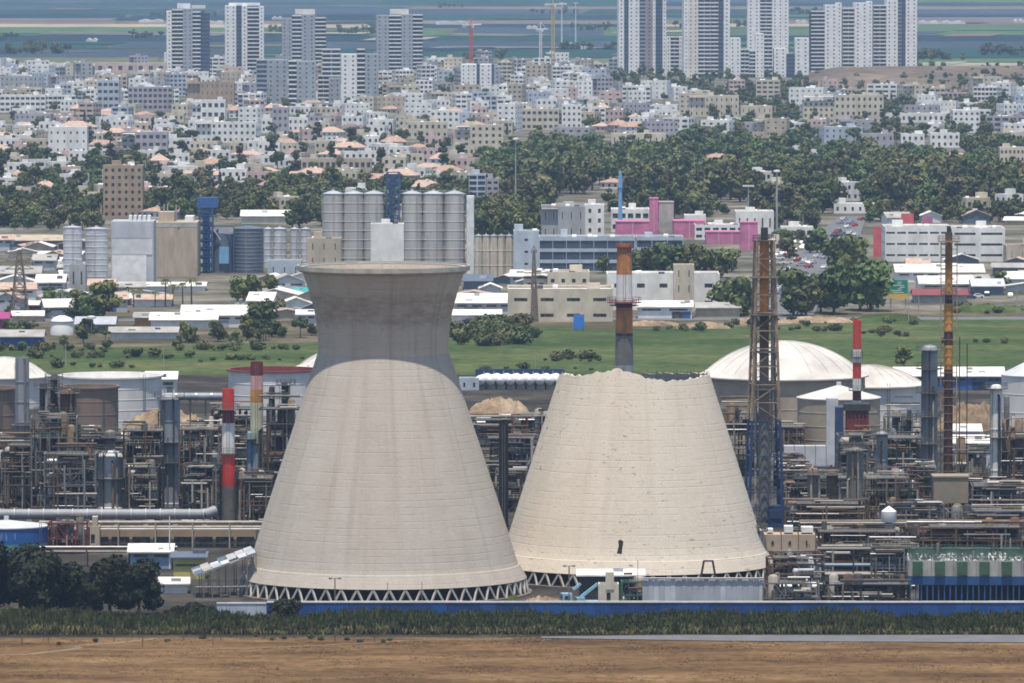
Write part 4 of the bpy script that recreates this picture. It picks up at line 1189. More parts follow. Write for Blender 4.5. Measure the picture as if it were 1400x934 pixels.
# -- east works
FB('factory', 'long white factory with a ribbon of dark windows near the red billboard', 'factory', 1210, 1300, 358, 312, 'white', 3, 26, wf=.8, hf=.18, bay=4, sill=.5, clutter=6)
FB('factory', 'white factory wing with glazed upper band beside the rusty mast', 'factory', 1301, 1374, 358, 314, 'white', 3, 26, wf=.8, hf=.22, bay=9, sill=.5, clutter=7)
FB('factory', 'beige blank block at the end of the white factory wing', 'factory', 1376, 1420, 362, 338, 'beige', 1, 18, wf=.05, clutter=2)
S('warehouse', 'long white roofed hall below the ribbon-window factory', 'warehouse', 1226, 1345, 386, 362, 24, M_WSHEET, M_ROOFW)
S('warehouse', 'white gabled hall with two dark windows behind the green road sign', 'warehouse', 1258, 1330, 402, 378, 20, M_WSHEET, M_ROOFW)
S('warehouse', 'blue-grey hall with open dark front beside the mast', 'warehouse', 1330, 1372, 404, 382, 16, M_SLATE, M_LGREY)
S('warehouse', 'white box hall with a black doorway on the embankment', 'warehouse', 1372, 1420, 394, 372, 18, M_WSHEET, M_ROOFW)
S('warehouse', 'brown-roofed low hall beneath the white gabled hall', 'warehouse', 1250, 1322, 414, 396, 14, M_ROOFG, M_MAROON)
def billboard(label, l, r, yb, yt, m, back=None, feet=2, bot=.0, text=None):
    x0, x1, Y = site(l, r, yb); w = x1 - x0; H = zof(yt, Y)
    t = thing('billboard', label, 'billboard', ((x0 + x1) / 2, Y, 0))
    z0 = H * bot
    block('panel', t, -w / 2, w / 2, -.25, .25, z0, H, m)
    for s in (-1, 1): stick('post', t, (s * w * .35, .5, 0), (s * w * .35, .5, H * .9), .4, M_STEEL)
    return t, w, z0, H
billboard('tall coral red billboard at the corner of the ribbon-window factory', 1194, 1206, 352, 310, M_CORAL)
billboard('coral red roof sign standing at the wood edge behind the factory', 1232, 1249, 312, 292, M_CORAL, bot=.3)
billboard('pink shop sign with white marks above the ribbon-window factory', 1261, 1275, 312, 296, M_PINK, bot=.3)
billboard('blue cabin-sized billboard standing at the meadow edge', 784, 799, 452, 430, M_BLUEP, bot=.1)
# -- west yard
shed('warehouse', 'broad white warehouse with shallow gabled roof beside the round tree', 'warehouse', 248, 341, 448, 418, 26, M_WSHEET, M_ROOFW, 'x')
shed('warehouse', 'lower white warehouse wing with ochre end wall', 'warehouse', 206, 296, 450, 428, 18, M_WSHEET, M_ROOFW, 'x')
shed('warehouse', 'small ochre shed against the lower white warehouse', 'shed', 184, 205, 446, 428, 8, M_ORANGEB, M_ROOFG)
shed('warehouse', 'grey fenced hall along the edge of the meadow', 'warehouse', 150, 242, 464, 448, 8, M_LGREY, M_ROOFG)
shed('warehouse', 'long slate fence hall behind the white storage tank', 'warehouse', 104, 156, 456, 434, 12, M_SLATE, M_ZINC)
shed('warehouse', 'bright white canopy over the palm yard', 'canopy', 160, 280, 398, 387, 14, M_WSHEET, M_ROOFW)
shed('warehouse', 'maroon-fronted long shed behind the lattice pylon', 'shed', 38, 92, 424, 412, 10, M_MAROON, M_ROOFW)
shed('warehouse', 'blue painted long shed at the meadow edge', 'shed', 0, 58, 474, 452, 10, M_CONTB, M_ROOFG)
shed('warehouse', 'magenta shed beside the blue long shed', 'shed', -20, 11, 450, 428, 10, M_MAGENTA, M_MAGENTA)
shed('warehouse', 'white hall on dark columns below the wide yard roof', 'warehouse', 50, 88, 402, 376, 14, M_LGREY, M_ROOFW)
shed('warehouse', 'long dark open hall with a brown roof at the yard end', 'warehouse', -20, 86, 338, 322, 24, M_SLATE, M_BEIGEC)
shed('warehouse', 'teal tarpaulin shed beside the flared tower', 'shed', 404, 422, 408, 394, 8, M_TEAL, M_TEAL)
shed('warehouse', 'white flat hall poking out above the elevator trees', 'warehouse', 330, 396, 306, 288, 16, M_CREAMC, M_ROOFW)
shed('warehouse', 'grey container shed beneath the teal tarpaulin', 'shed', 406, 432, 446, 424, 8, M_LGREY, M_LGREY)
WORD = {M_WSHEET: 'white', M_LGREY: 'pale grey', M_CREAMC: 'cream', M_ZINC: 'zinc', M_BEIGEC: 'brown', M_SLATE: 'slate'}
spots = []
for _ in range(900):
    z = RI.choice([(-10, 85, 335, 440), (-10, 85, 335, 440), (340, 420, 380, 450), (620, 720, 385, 412), (1222, 1400, 350, 404), (640, 740, 300, 330), (100, 190, 400, 432), (850, 985, 425, 437), (1200, 1400, 300, 312)])
    l = RI.uniform(z[0], z[1]); yb = RI.uniform(z[2], z[3]); s = ground(0, yb)[1] / FPX
    w = RI.uniform(7, 17) / s; h = RI.uniform(3, 6.5) / s
    if clear_px(l, l + w, yb, yb - h) and len(spots) < 70:
        wm_ = RI.choice(list(WORD)); rm_ = RI.choice([M_ROOFW, M_ROOFW, M_ROOFG, M_TILE2]); spots.append(1)
        nearw = ('the lattice pylon' if l < 90 else 'the palm yard' if l < 200 else 'the teal tarpaulin' if l < 430 else 'the cream silos' if l < 760 else 'the long white factory' if l < 1000 else 'the rusty mast')
        shed('work_shed', f'small {WORD[wm_]} work shed with {"white" if rm_ is M_ROOFW else "grey" if rm_ is M_ROOFG else "faded tile"} roof near {nearw}', 'shed', l, l + w, yb, yb - h, RI.uniform(6, 12), wm_, rm_, RI.choice('xy'), .2, RI.uniform(-.2, .2), 1, 'work sheds near ' + nearw)
# white storage tank in the yard, water tower of the east works
b = MB(); x, Y = ground(85, 458)
t = thing('storage_tank', 'squat white domed storage tank beside the slate fence hall', 'tank', (x, Y, 0)); b.lathe([(3.6, 0), (3.6, 4), (2.8, 5.2), (1, 5.9)], 24); b.build('body', M_TANK, t, smooth=True); b = MB(); b.lathe([(3.8, 4), (3.8, 4.25), (3.6, 4.25)], 24, close_top=False); b.build('band', M_STEEL, t)
# -- pylon, masts, cranes
def pylon(label, px, yb, yt, m, base=4.5, n=8, arms=(.72, .84, .95), arm=4.5, name='pylon'):
    x, Y = ground(px, yb); H = zof(yt, Y)
    t = thing(name, label, 'pylon', (x, Y, 0), .2)
    lattice(t, -base / 2, base / 2, -base / 2, base / 2, 0, H, n, m, .28, taper=.82)
    for f in arms:
        stick('arm', t, (-arm, 0, H * f), (arm, 0, H * f), .3, m)
        stick('arm_brace', t, (-arm, 0, H * f), (0, 0, H * f + 2), .2, m); stick('arm_brace', t, (arm, 0, H * f), (0, 0, H * f + 2), .2, m)
    return t
M_RUSTY = pm('rusted_lattice', (.2, .15, .12), .9)
pylon('rusty lattice power pylon in the west yard', 27, 434, 342, M_RUSTY, 5.5, 9)
pylon('thin lattice mast standing before the pale blue mill', 730, 440, 342, M_RUSTY, 2.2, 12, (.97,), 1)
def mast(label, px, yb, yt, m, r=.35, head=None, name='light_mast', cat='mast'):
    x, Y = ground(px, yb); H = zof(yt, Y)
    t = thing(name, label, cat, (x, Y, 0))
    b = MB(); b.cone((0, 0, 0), (0, 0, H), r, r * .55, 10); b.build('pole', m, t, smooth=True)
    if head == 'ring':
        b = MB(); b.lathe([(.4, H - .6), (1.4, H - .3), (1.4, H + .3), (.3, H + .5)], 12); b.build('lamp_head', M_TANK, t)
    if head == 'panel':
        for i in range(6): block('antenna', t, -.8 + (i % 3) * .65, -.5 + (i % 3) * .65, -.8 + (i // 3), -.6 + (i // 3), H - 6, H - 1.5, m)
        b = MB(); b.lathe([(1.1, H - 6.4), (1.1, H - 6.2)], 12); b.build('collar', m, t)
    if head == 'wide':
        stick('crossbar', t, (-2.4, 0, H), (2.4, 0, H), .5, M_TANK)
        for i in range(5): block('lamp', t, -2.3 + i, -1.7 + i, -.6, .2, H - .5, H + .3, M_TANK)
    return t
mast('light blue antenna mast standing behind the mall roofs', 848, 322, 235, M_LBLUE, 1.0, 'panel')
mast('slender white light mast above the wood near the silos', 705, 290, 190, M_STEEL, .4, 'ring')
mast('slender white light mast beside the mall end', 1062, 318, 234, M_STEEL, .5, 'ring')
mast('white floodlight mast in the wood behind the mall', 1023, 300, 254, M_STEEL, .4, 'wide')
M_CRANEY = pm('crane_yellow', (.55, .42, .2), .6)
M_CRANEW = pm('crane_white', (.66, .66, .66), .6)
M_CRANER = pm('crane_red', (.55, .12, .08), .6)
def tower_crane(label, px, yb, yt, m, jib=26, back=9, w=2.2):
    x, Y = ground(px, yb); H = zof(yt, Y)
    t = thing('tower_crane', label, 'crane', (x, Y, 0), .15)
    lattice(t, -w / 2, w / 2, -w / 2, w / 2, 0, H, 16, m, .4)
    stick('jib', t, (0, 0, H), (jib, 0, H + .4), 1.1, M_CRANEW); stick('counter_jib', t, (0, 0, H), (-back, 0, H), 1.1, M_CRANEW)
    block('counterweight', t, -back, -back + 3, -1, 1, H - 2, H - .2, M_CONC); block('cab', t, .4, 2, -1.3, .2, H - 2.2, H - .2, M_CRANEW)
    stick('apex', t, (0, 0, H), (0, 0, H + 6), .7, m); stick('tie', t, (0, 0, H + 6), (jib * .7, 0, H + .8), .25, m); stick('tie', t, (0, 0, H + 6), (-back * .8, 0, H + .5), .25, m)
tower_crane('yellowish tower crane with white jib, tallest over the town edge', 756, 112, 6, M_CRANEY, 11, 7)
tower_crane('shorter pale tower crane beside the yellowish one', 739, 106, 40, M_CRANEW, 6, 4, 1.8)
tower_crane('red and white crane mast beside the grey high-rise', 644, 118, 34, M_CRANER, 8, 7)
mast('white floodlight mast on the fields beyond the cranes', 768, 60, 4, M_CRANEW, .9, 'wide'); mast('white floodlight mast farther out beyond the cranes', 787, 62, 4, M_CRANEW, .8, 'wide')
# -- the motorway with its traffic, sign gantry and lamps
sheet('motorway', [(1040, 432), (1112, 432), (1142, 372), (1176, 322), (1184, 296), (1148, 296), (1120, 318), (1074, 366)], M_ROADG, .12)
sheet('road', [(-300, 441), (1700, 437), (1700, 433), (-300, 437)], M_ROADG, .14)
CARM = {'white': pm('car_white', (.72, .72, .72), .3), 'silver': pm('car_silver', (.45, .46, .48), .3, metal=.4), 'dark blue': pm('car_blue', (.03, .05, .12), .3), 'black': pm('car_black', (.02, .02, .022), .3), 'red': pm('car_red', (.4, .03, .03), .3)}
M_TYRE = pm('tyre', (.02, .02, .02), .9)
def car_meshes(c):
    b = MB()
    P = [(-2.15, .35), (-2.15, .85), (-1.2, .95), (-.7, 1.45), (.9, 1.45), (1.6, .95), (2.15, .9), (2.15, .35)]
    n = len(P)
    for s in (-.85, .85):
        for x, z in P: b.v.append((x, s * (.86 if z > 1.2 else 1), z))
    b.f.append(tuple(range(n))); b.f.append(tuple(range(2 * n - 1, n - 1, -1)))
    for i in range(n): b.f.append((i, n + i, n + (i + 1) % n, (i + 1) % n))
    b.m = [0] * len(b.f)
    g = MB()
    g.quad((-1.14, -.7, 1.0), (-1.14, .7, 1.0), (-.76, .62, 1.42), (-.76, -.62, 1.42)); g.quad((1.53, .7, 1.0), (1.53, -.7, 1.0), (.97, -.62, 1.42), (.97, .62, 1.42))
    for s in (-1, 1): g.quad((-1.0, s * .84, 1.0), (1.3, s * .84, 1.0), (.85, s * .755, 1.4), (-.62, s * .755, 1.4))
    w = MB(); w.cone((0, -.1, .33), (0, .1, .33), .33, .33, 10)
    return b.mesh('body', CARM[c]), g.mesh('window', M_GLASS), w.mesh('wheel', M_TYRE)
CARS = {c: car_meshes(c) for c in CARM}
def car(c, x, y, rz, label, group, z=.12):
    t = thing('car', label, 'car', (x, y, z), rz, group)
    bm_, gm, wm_ = CARS[c]
    place('body', bm_, t); place('window', gm, t)
    for i in (-1.3, 1.35):
        for s in (-.8, .8): place('wheel', wm_, t, (i, s, 0))
for k in range(64):
    f = RI.random(); lane = RI.choice([.12, .28, .44, .6, .76, .9])
    rows = [(432, 1040, 1112), (372, 1070, 1142), (322, 1116, 1176), (298, 1148, 1182)]
    py = 432 - f ** .8 * 134
    for (ya, la, ra), (yc, lc, rc) in zip(rows, rows[1:]):
        if yc <= py <= ya:
            q = (ya - py) / (ya - yc); l, r = la + (lc - la) * q, ra + (rc - ra) * q; break
    x, Y = ground(l + (r - l) * lane, py)
    c = RI.choice(['white', 'white', 'white', 'silver', 'silver', 'dark blue', 'black', 'red'])
    way = 'coming down' if lane < .5 else 'going up'
    car(c, x, Y, math.radians(62) + (0 if lane > .5 else math.pi), f'{c} car {way} the crowded motorway', 'cars on the motorway')
for k in range(26):
    px = RI.choice([RI.uniform(1245, 1390), RI.uniform(330, 420), RI.uniform(620, 690)]); py = {True: RI.uniform(403, 410)}.get(px > 1000, RI.uniform(441, 446) if px > 500 else RI.uniform(404, 424))
    x, Y = ground(px, py); c = RI.choice(['white', 'silver', 'white', 'red', 'dark blue'])
    w_ = 'below the white gabled hall' if px > 1000 else ('outside the white canopy by the meadow' if px > 500 else 'beside the round trees of the west yard')
    car(c, x, Y, RI.choice([0, .1, 1.5]), f'{c} car parked {w_}', 'cars parked ' + w_, .06)
x, Y = ground(1228, 424); k = Y / FPX
t = thing('sign_gantry', 'green motorway sign with yellow lower plate on a grey gantry', 'road sign', (x, Y, 0))
H = zof(383, Y)
block('sign_panel', t, -13 * k, 13 * k, -.25, 0, zof(401, Y), H, M_GREENS); block('sign_plate', t, -13 * k, 13 * k, -.25, 0, zof(408, Y), zof(402, Y), M_YELS)
b = MB()
for i in range(7): b.box(-10 * k + RI.uniform(0, 3), 3 * k + RI.uniform(0, 6 * k), -.3, -.26, H - .8 - i * .55, H - .55 - i * .55)
b.build('lettering', M_WSHEET, t, kind='stuff')
for q in (-42 * k, -10 * k, 10 * k): stick('post', t, (q, .4, 0), (q, .4, zof(388, Y)), .35, M_STEEL)
for z in (388, 392): stick('beam', t, (-42 * k, .4, zof(z, Y)), (12 * k, .4, zof(z, Y)), .3, M_STEEL)
for i, (px, yb, yt) in enumerate([(1093, 322, 290), (1098, 322, 292), (1118, 428, 384), (1242, 440, 392), (986, 432, 386), (125, 470, 434), (1256, 436, 398), (90, 500, 470), (224, 505, 470), (732, 505, 478), (1390, 432, 390)]):
    mast(['street lamp at the mall forecourt', 'second street lamp at the mall forecourt', 'street lamp in front of the big round trees by the motorway', 'street lamp beside the green motorway sign', 'street lamp beside the round tree of the long white factory', 'white-headed lamp post before the slate fence hall', 'street lamp between the green sign and the rusty mast', 'thin lamp pole in the meadow behind the west tanks', 'thin lamp pole in the meadow behind the grey column', 'thin lamp pole in the meadow between the two towers', 'street lamp on the east embankment'][i], px, yb, yt, M_STEEL, .14, 'ring' if i == 5 else None, 'street_lamp', 'lamp post')
# -- bank of bare earth below the triple tower
b = MB()
for i in range(41):
    f = i / 40; px = 1085 + f * 360
    for j, (py, hz_) in enumerate([(122, 0), (120.5, 1.5), (114 + 1.5 * math.sin(i * .9), 4), (108 + math.sin(i * .7), 6), (103 - 2 * f, 7), (99 - 3 * f, 0)]):
        x, Y = ground(px, py); b.v.append((x, Y, hz_ * min(1, f * 6)))
for i in range(40):
    for j in range(5):
        k = i * 6 + j; b.f.append((k, k + 6, k + 7, k + 1)); b.m.append(0)
structure('earth_bank', b, ground_mat('bare_bank', [(.3, (.07, .065, .05)), (.5, (.15, .115, .085)), (.7, (.24, .185, .14))], .012, (1, .3, 1), fine=.06))
# -- dirt heaps along the meadow edge
M_EARTH = ground_mat('heaped_earth', [(.3, (.12, .08, .05)), (.5, (.27, .2, .13)), (.7, (.42, .34, .25))], .12, fine=.6)
def mound(label, l, r, yb, yt, depth=14, name='earth_mound', m=None, seed=0):
    x0, x1, Y = site(l, r, yb); w = (x1 - x0) / 2; H = zof(yt, Y + depth / 2)
    b = MB(); nx, ny = 22, 9; rr = random.Random(l)
    for j in range(ny):
        for i in range(nx):
            u, v = i / (nx - 1) * 2 - 1, j / (ny - 1) * 2 - 1
            e = max(0, 1 - (u * u) ** 1.3 * .98) * max(0, 1 - v * v)
            b.v.append((u * w, v * depth / 2, H * e ** .7 * rr.uniform(.7, 1.1) - .05))
    for j in range(ny - 1):
        for i in range(nx - 1):
            k = j * nx + i; b.f.append((k, k + 1, k + nx + 1, k + nx)); b.m.append(0)
    o = b.build(name, m or M_EARTH, None, ((x0 + x1) / 2, Y + depth / 2, 0), smooth=True)
    return tag(o, label, 'earth mound')
for i, (l, r, yb, yt) in enumerate([(850, 930, 446, 438), (925, 1000, 450, 440), (995, 1050, 444, 435), (1060, 1170, 442, 432), (1170, 1262, 440, 428), (640, 724, 568, 543), (1290, 1420, 428, 416)]):
    mound(['low brown earth heap beside the orange chimney top', 'low earth heap with pale rubble before the long white factory', 'small grey earth heap beside the rusty lattice tower', 'long low earth heap at the end of the motorway', 'grassy earth heap under the green motorway sign', 'rocky brown berm between the two cooling towers', 'long grass-grown embankment behind the rusty mast'][i], l, r, yb, yt, m=M_GREEN if i in (4, 6) else None)
# -- trees of the belt, placed one by one: pixel of the foot, height in pixels
BELT = [(108, 434, 44), (140, 436, 56), (124, 436, 40), (345, 418, 46), (325, 412, 38), (370, 412, 40), (358, 456, 52), (350, 452, 44), (1003, 432, 62), (992, 430, 50), (1018, 430, 50), (1085, 432, 74), (1102, 434, 60), (1140, 430, 78), (1122, 428, 60), (1160, 408, 70), (1190, 426, 76), (1176, 424, 74), (1200, 404, 52), (1150, 372, 60), (1168, 374, 58), (890, 380, 48), (915, 384, 56), (942, 384, 58), (965, 386, 54), (985, 380, 44), (870, 378, 40), (1000, 372, 36), (825, 374, 28), (1368, 396, 28), (1340, 396, 20), (660, 330, 46), (690, 334, 50), (715, 330, 44), (675, 322, 40), (735, 326, 40)]
for i, (px, py, h) in enumerate(BELT):
    x, Y = ground(px, py); hm_ = h * Y / FPX
    near = ('the round grey silos' if px < 200 else 'the broad white warehouse' if px < 420 else 'the cream silos' if px < 760 else 'the long white factory' if px < 1030 and py > 400 else 'the blue glass office' if px < 1030 else 'the motorway' if px < 1240 else 'the east warehouses')
    tree('belt_tree' if 0 else 'broadleaf_tree', x, Y, hm_ / 8.2, f'{"very large" if hm_ > 20 else "large" if hm_ > 14 else "medium" if hm_ > 11 else "small"} dark round tree standing by {near}', 'trees by ' + near, tpl=RI.choice(TPL['broadleaf_tree'][:5]))
for i, (px, py) in enumerate([(82, 428), (92, 430), (176, 418), (183, 420), (190, 418), (212, 420), (226, 420), (236, 418), (250, 420), (262, 420)]):
    x, Y = ground(px, py); tree('palm_tree', x, Y, RI.uniform(.75, 1.05), 'feathery palm in the row of the west yard' if i > 1 else 'feathery palm beside the squat white tank', 'palms of the west yard' if i > 1 else 'palms by the white tank')
# -- hedges and shrubs of the meadow
RM = random.Random(77)
ns = 0
ROWS = [(613, 735, 450, 4, 5), (613, 735, 461, 4, 6), (620, 725, 471, 3, 4), (0, 150, 480, 2, 4), (30, 240, 489, 1.5, 4), (240, 430, 478, 2, 4), (200, 430, 492, 2, 3), (0, 200, 503, 1.5, 3), (745, 830, 492, 3, 3), (650, 840, 505, 2, 3), (1050, 1260, 441, 3, 5), (1060, 1160, 452, 3, 3), (1180, 1260, 458, 4, 3), (860, 1040, 446, 3, 3), (1280, 1400, 424, 4, 4), (860, 1000, 452, 1.5, 2), (1270, 1400, 470, 1.5, 1)]
for k in range(270):
    z = RM.choices(ROWS, [q[4] for q in ROWS])[0]
    px = z[0] + (z[1] - z[0]) * (round(RM.random() * 7) / 7 * .8 + RM.random() * .2) ; py = z[2] + RM.gauss(0, z[3] * .6); x, Y = ground(px, py)
    near = 'behind the flared tower' if px < 740 and px > 600 else ('behind the west tanks' if px < 440 else ('near the orange chimney' if px < 1050 else 'by the motorway earthworks'))
    sh_ = (RM.choice([.9, 1.1, 1.4, 1.6]) if 600 < px < 740 and py < 480 else RM.choice([.3, .4, .5, .6, .8, 1.0])) * RM.uniform(.8, 1.2); tree('shrub', x, Y, sh_, ('low' if sh_ < .9 else 'middling' if sh_ < 1.3 else 'tall') + ' dark shrub in the meadow ' + near, 'meadow shrubs ' + near, RM)
tree('broadleaf_tree', *ground(1236, 502), .8, 'single small dark tree in the meadow behind the white-roofed long shed')

# -- gap trees and gardens of the belt
RG = random.Random(8)
for k, (x0, x1, y0, y1, n, near) in enumerate([(-15, 140, 288, 316, 46, 'the tan seven-storey block'), (196, 440, 276, 300, 62, 'the blue elevator tower'), (396, 440, 296, 312, 12, 'the grey twin silos'), (640, 745, 292, 316, 34, 'the cream silos'), (1040, 1120, 298, 316, 22, 'the mall forecourt'), (1180, 1400, 296, 306, 30, 'the ribbon-window factory'), (830, 1010, 286, 300, 30, 'the mall roofs'), (1060, 1120, 330, 352, 10, 'the motorway verge'), (-10, 430, 452, 474, 34, 'the blue long shed'), (340, 425, 430, 456, 8, 'the teal tarpaulin'), (0, 90, 400, 440, 10, 'the lattice pylon')]):
    for _ in range(n):
        x, Y = ground(RG.uniform(x0, x1), RG.uniform(y0, y1)); s_ = RG.uniform(.6, 1.35) * (.55 if y0 > 390 else 1)
        tree('garden_tree', x, Y, s_, f'{SZ(s_)} green tree of the tree belt near {near}', 'tree belt near ' + near, RG, RG.choice(TPL['broadleaf_tree'] + TPL['pine_tree'][4:]))
FB('mall_wing', 'low pale forecourt hall between mall end and motorway', 'hall', 1068, 1112, 326, 312, 'white', 1, 12, wf=.6, clutter=3)
FB('mall_wing', 'narrow cream shop row along the motorway start', 'hall', 1044, 1072, 344, 330, 'cream', 1, 10, wf=.6, clutter=3)
for k in range(34):
    x, Y = ground(RG.uniform(1046, 1104), RG.uniform(328, 366)); c = RG.choice(['white', 'white', 'silver', 'red', 'black'])
    car(c, x, Y, RG.choice([0, 1.57]), f'{c} car standing in the mall car park', 'cars in the mall car park', .06)
# ------------------------------------------------------------------ the refinery
RR = random.Random(99)
M_DARK = pm('dark_steel', (.035, .034, .036), .7, .3, .6)
M_RUST = pm('rusty_steel', (.12, .068, .042), .9, .4, .7)
M_GREYS = pm('grey_painted_steel', (.15, .145, .135), .6, .2, .5)
M_BLUEG = pm('blue_grey_column', (.25, .27, .30), .55, .16, .35, stretch=(1, 1, .35))
M_SILVER = pm('silver_lagging', (.30, .30, .31), .4, .16, .5, metal=.5)
M_LAG = pm('pale_lagging', (.36, .33, .285), .7, .2, .6)
M_NAVY = pm('navy_steel', (.025, .05, .13), .6, .2, .5)
M_BROWNT = pm('brown_tank', (.20, .145, .11), .85, .16, .25, stretch=(1, 1, .3))
M_TANKW = pm('tank_white', (.62, .60, .58), .7, .12, .25, stretch=(1, 1, .3))
M_TANKC = pm('tank_cream', (.36, .30, .22), .8, .14, .25)
M_DOME = pm('dome_white', (.54, .51, .47), .9, .2, .12)
M_ORANGE = pm('orange_primer', (.50, .20, .065), .9, .35, .45, stretch=(1, 1, .4))
M_REDB = pm('signal_red', (.60, .035, .022), .6, .12, .4)
M_FADRED = pm('faded_red', (.45, .11, .05), .85, .3, .5)
M_DKRED = pm('deep_red', (.16, .018, .02), .7, .2, .4)
M_WHITEP = pm('white_paint', (.72, .70, .67), .6, .12, .4)
M_PINKP = pm('pale_pink_paint', (.62, .36, .33), .7)
M_OCHRE = pm('ochre_paint', (.52, .24, .04), .7, .3, .4)
M_PALEY = pm('pale_yellow_paint', (.56, .54, .38), .7)
M_PALEG = pm('pale_green_paint', (.42, .50, .36), .7)
M_PALEB = pm('pale_blue_paint', (.22, .32, .42), .7)
M_GRATE = pm('deck_grating', (.10, .098, .095), .85, .3, .8)
M_MARBLK = pm('black_maroon', (.010, .006, .008), .8)
PAL = [M_DARK, M_DARK, M_RUST, M_GREYS, M_GREYS, M_RUST]
M_BRN = pm('brown_lagging', (.19, .14, .095), .85, .35, .7)
PIPES = [M_SILVER, M_LAG, M_BRN, M_RUST, M_DARK, M_RUST, M_GREYS, M_DARK, M_BRN, M_DARK, M_LAG]

def ring_deck(t, R, z, m=None, rail=True, w=1.2):
    b = MB(); b.lathe([(R + .02, z - .12), (R + w, z - .12), (R + w, z), (R + .02, z)], 20, close_top=False); b.build('platform', m or M_GRATE, t)
    if rail:
        b = MB(); n = 12
        for q in (.55, 1.1):
            for i in range(n):
                a, c = 2 * math.pi * i / n, 2 * math.pi * (i + 1) / n; e = R + w - .05
                b.bar((e * math.cos(a), e * math.sin(a), z + q), (e * math.cos(c), e * math.sin(c), z + q), .07)
        for i in range(n):
            a = 2 * math.pi * i / n; b.bar((e * math.cos(a), e * math.sin(a), z), (e * math.cos(a), e * math.sin(a), z + 1.1), .07)
        b.build('railing', m or M_GREYS, t, kind='stuff')
def base_of(l, r, yb):
    x0, x1, Y = site(l, r, yb); return (x0 + x1) / 2, Y, Y / FPX
def column(label, l, r, yb, yt, m, decks=(.3, .55, .8), top='dome', name='process_column', cat='column', side=True, waist=None, pipes=2, deckm=None):
    """upright vessel: shell with flange rings, domed head, ring platforms, ladder, side pipes"""
    x, Y, k = base_of(l, r, yb); R = (r - l) * k / 2; H = zof(yt, Y)
    t = thing(name, label, cat, (x, Y + R, 0), RR.uniform(-.5, .5))
    pr = [(R * 1.12, 0), (R * 1.12, .8), (R, 1.0)]
    n = max(3, int(H / 4.5))
    for i in range(1, n):
        z = 1 + (H - 1 - R * .6) * i / n; pr += [(R, z - .12), (R + .1, z - .1), (R + .1, z + .1), (R, z + .12)]
    if top == 'dome': pr += [(R, H - R * .6), (R * .9, H - R * .3), (R * .62, H - R * .08), (R * .15, H)]
    elif top == 'cone': pr += [(R, H - R * 1.3), (R * .3, H - .3), (R * .3, H)]
    else: pr += [(R, H), (R - .2, H), (R - .2, H - 1.2)]
    b = MB(); b.lathe(pr, 24, close_top=top != 'open'); b.build('shell', m, t, smooth=True)
    for f in decks: ring_deck(t, R, H * f, deckm)
    b = MB(); a = -2.2; e = R + .35
    for s in (-.25, .25): b.bar((e * math.cos(a) + s, e * math.sin(a), 0), (e * math.cos(a) + s, e * math.sin(a), H * .97), .08)
    for i in range(int(H / .8)): b.bar((e * math.cos(a) - .25, e * math.sin(a), i * .8 + .5), (e * math.cos(a) + .25, e * math.sin(a), i * .8 + .5), .05)
    b.build('ladder', M_GREYS, t, kind='stuff')
    for i in range(pipes):
        a = RR.uniform(-2.6, -.4); e = R + RR.uniform(.35, .7); zt = H * RR.uniform(.6, 1.02)
        p = Vector((e * math.cos(a), e * math.sin(a), 0)); q = Vector((R * .5 * math.cos(a), R * .5 * math.sin(a), 0))
        b = MB(); b.tube([p, p + Vector((0, 0, zt - .4)), p * .95 + q * .05 + Vector((0, 0, zt)), q + Vector((0, 0, zt + .2))], RR.uniform(.14, .3), 8); b.build('pipe', RR.choice(PIPES), t, smooth=True)
    return t
def stack(label, pxc, w0, w1, yb, bands, plats=(), name='chimney', rim=None, open_dark=True):
    """chimney of painted lengths: bands = (top y, material) from the foot up"""
    x, Y, k = base_of(pxc - w0 / 2, pxc + w0 / 2, yb); R0, R1 = w0 * k / 2, w1 * k / 2
    H = zof(bands[-1][0], Y)
    t = thing(name, label, 'chimney', (x, Y + R0, 0))
    z = 0
    rad = lambda z: R0 + (R1 - R0) * z / H
    for yt, m in bands:
        zt = zof(yt, Y)
        b = MB(); last = abs(zt - H) < .01
        pr = [(rad(z), z), (rad(zt), zt)] + ([(rad(zt) - .22, zt), (rad(zt) - .22, zt - 2)] if last else [])
        b.lathe(pr, 24, close_top=last); b.build('band', m, t, smooth=True); z = zt
    for p in plats:
        py, w = (p if isinstance(p, tuple) else (p, 1.1)); zz = zof(py, Y); ring_deck(t, rad(zz), zz, M_DKRED if w > 1.2 else None, w=w)
    b = MB()
    for s in (-.25, .25): b.bar((s, -R0 - .3, 0), (s, -R1 - .3, H * .98), .09)
    b.build('ladder', M_GREYS, t, kind='stuff')
    return t, Y, k, H
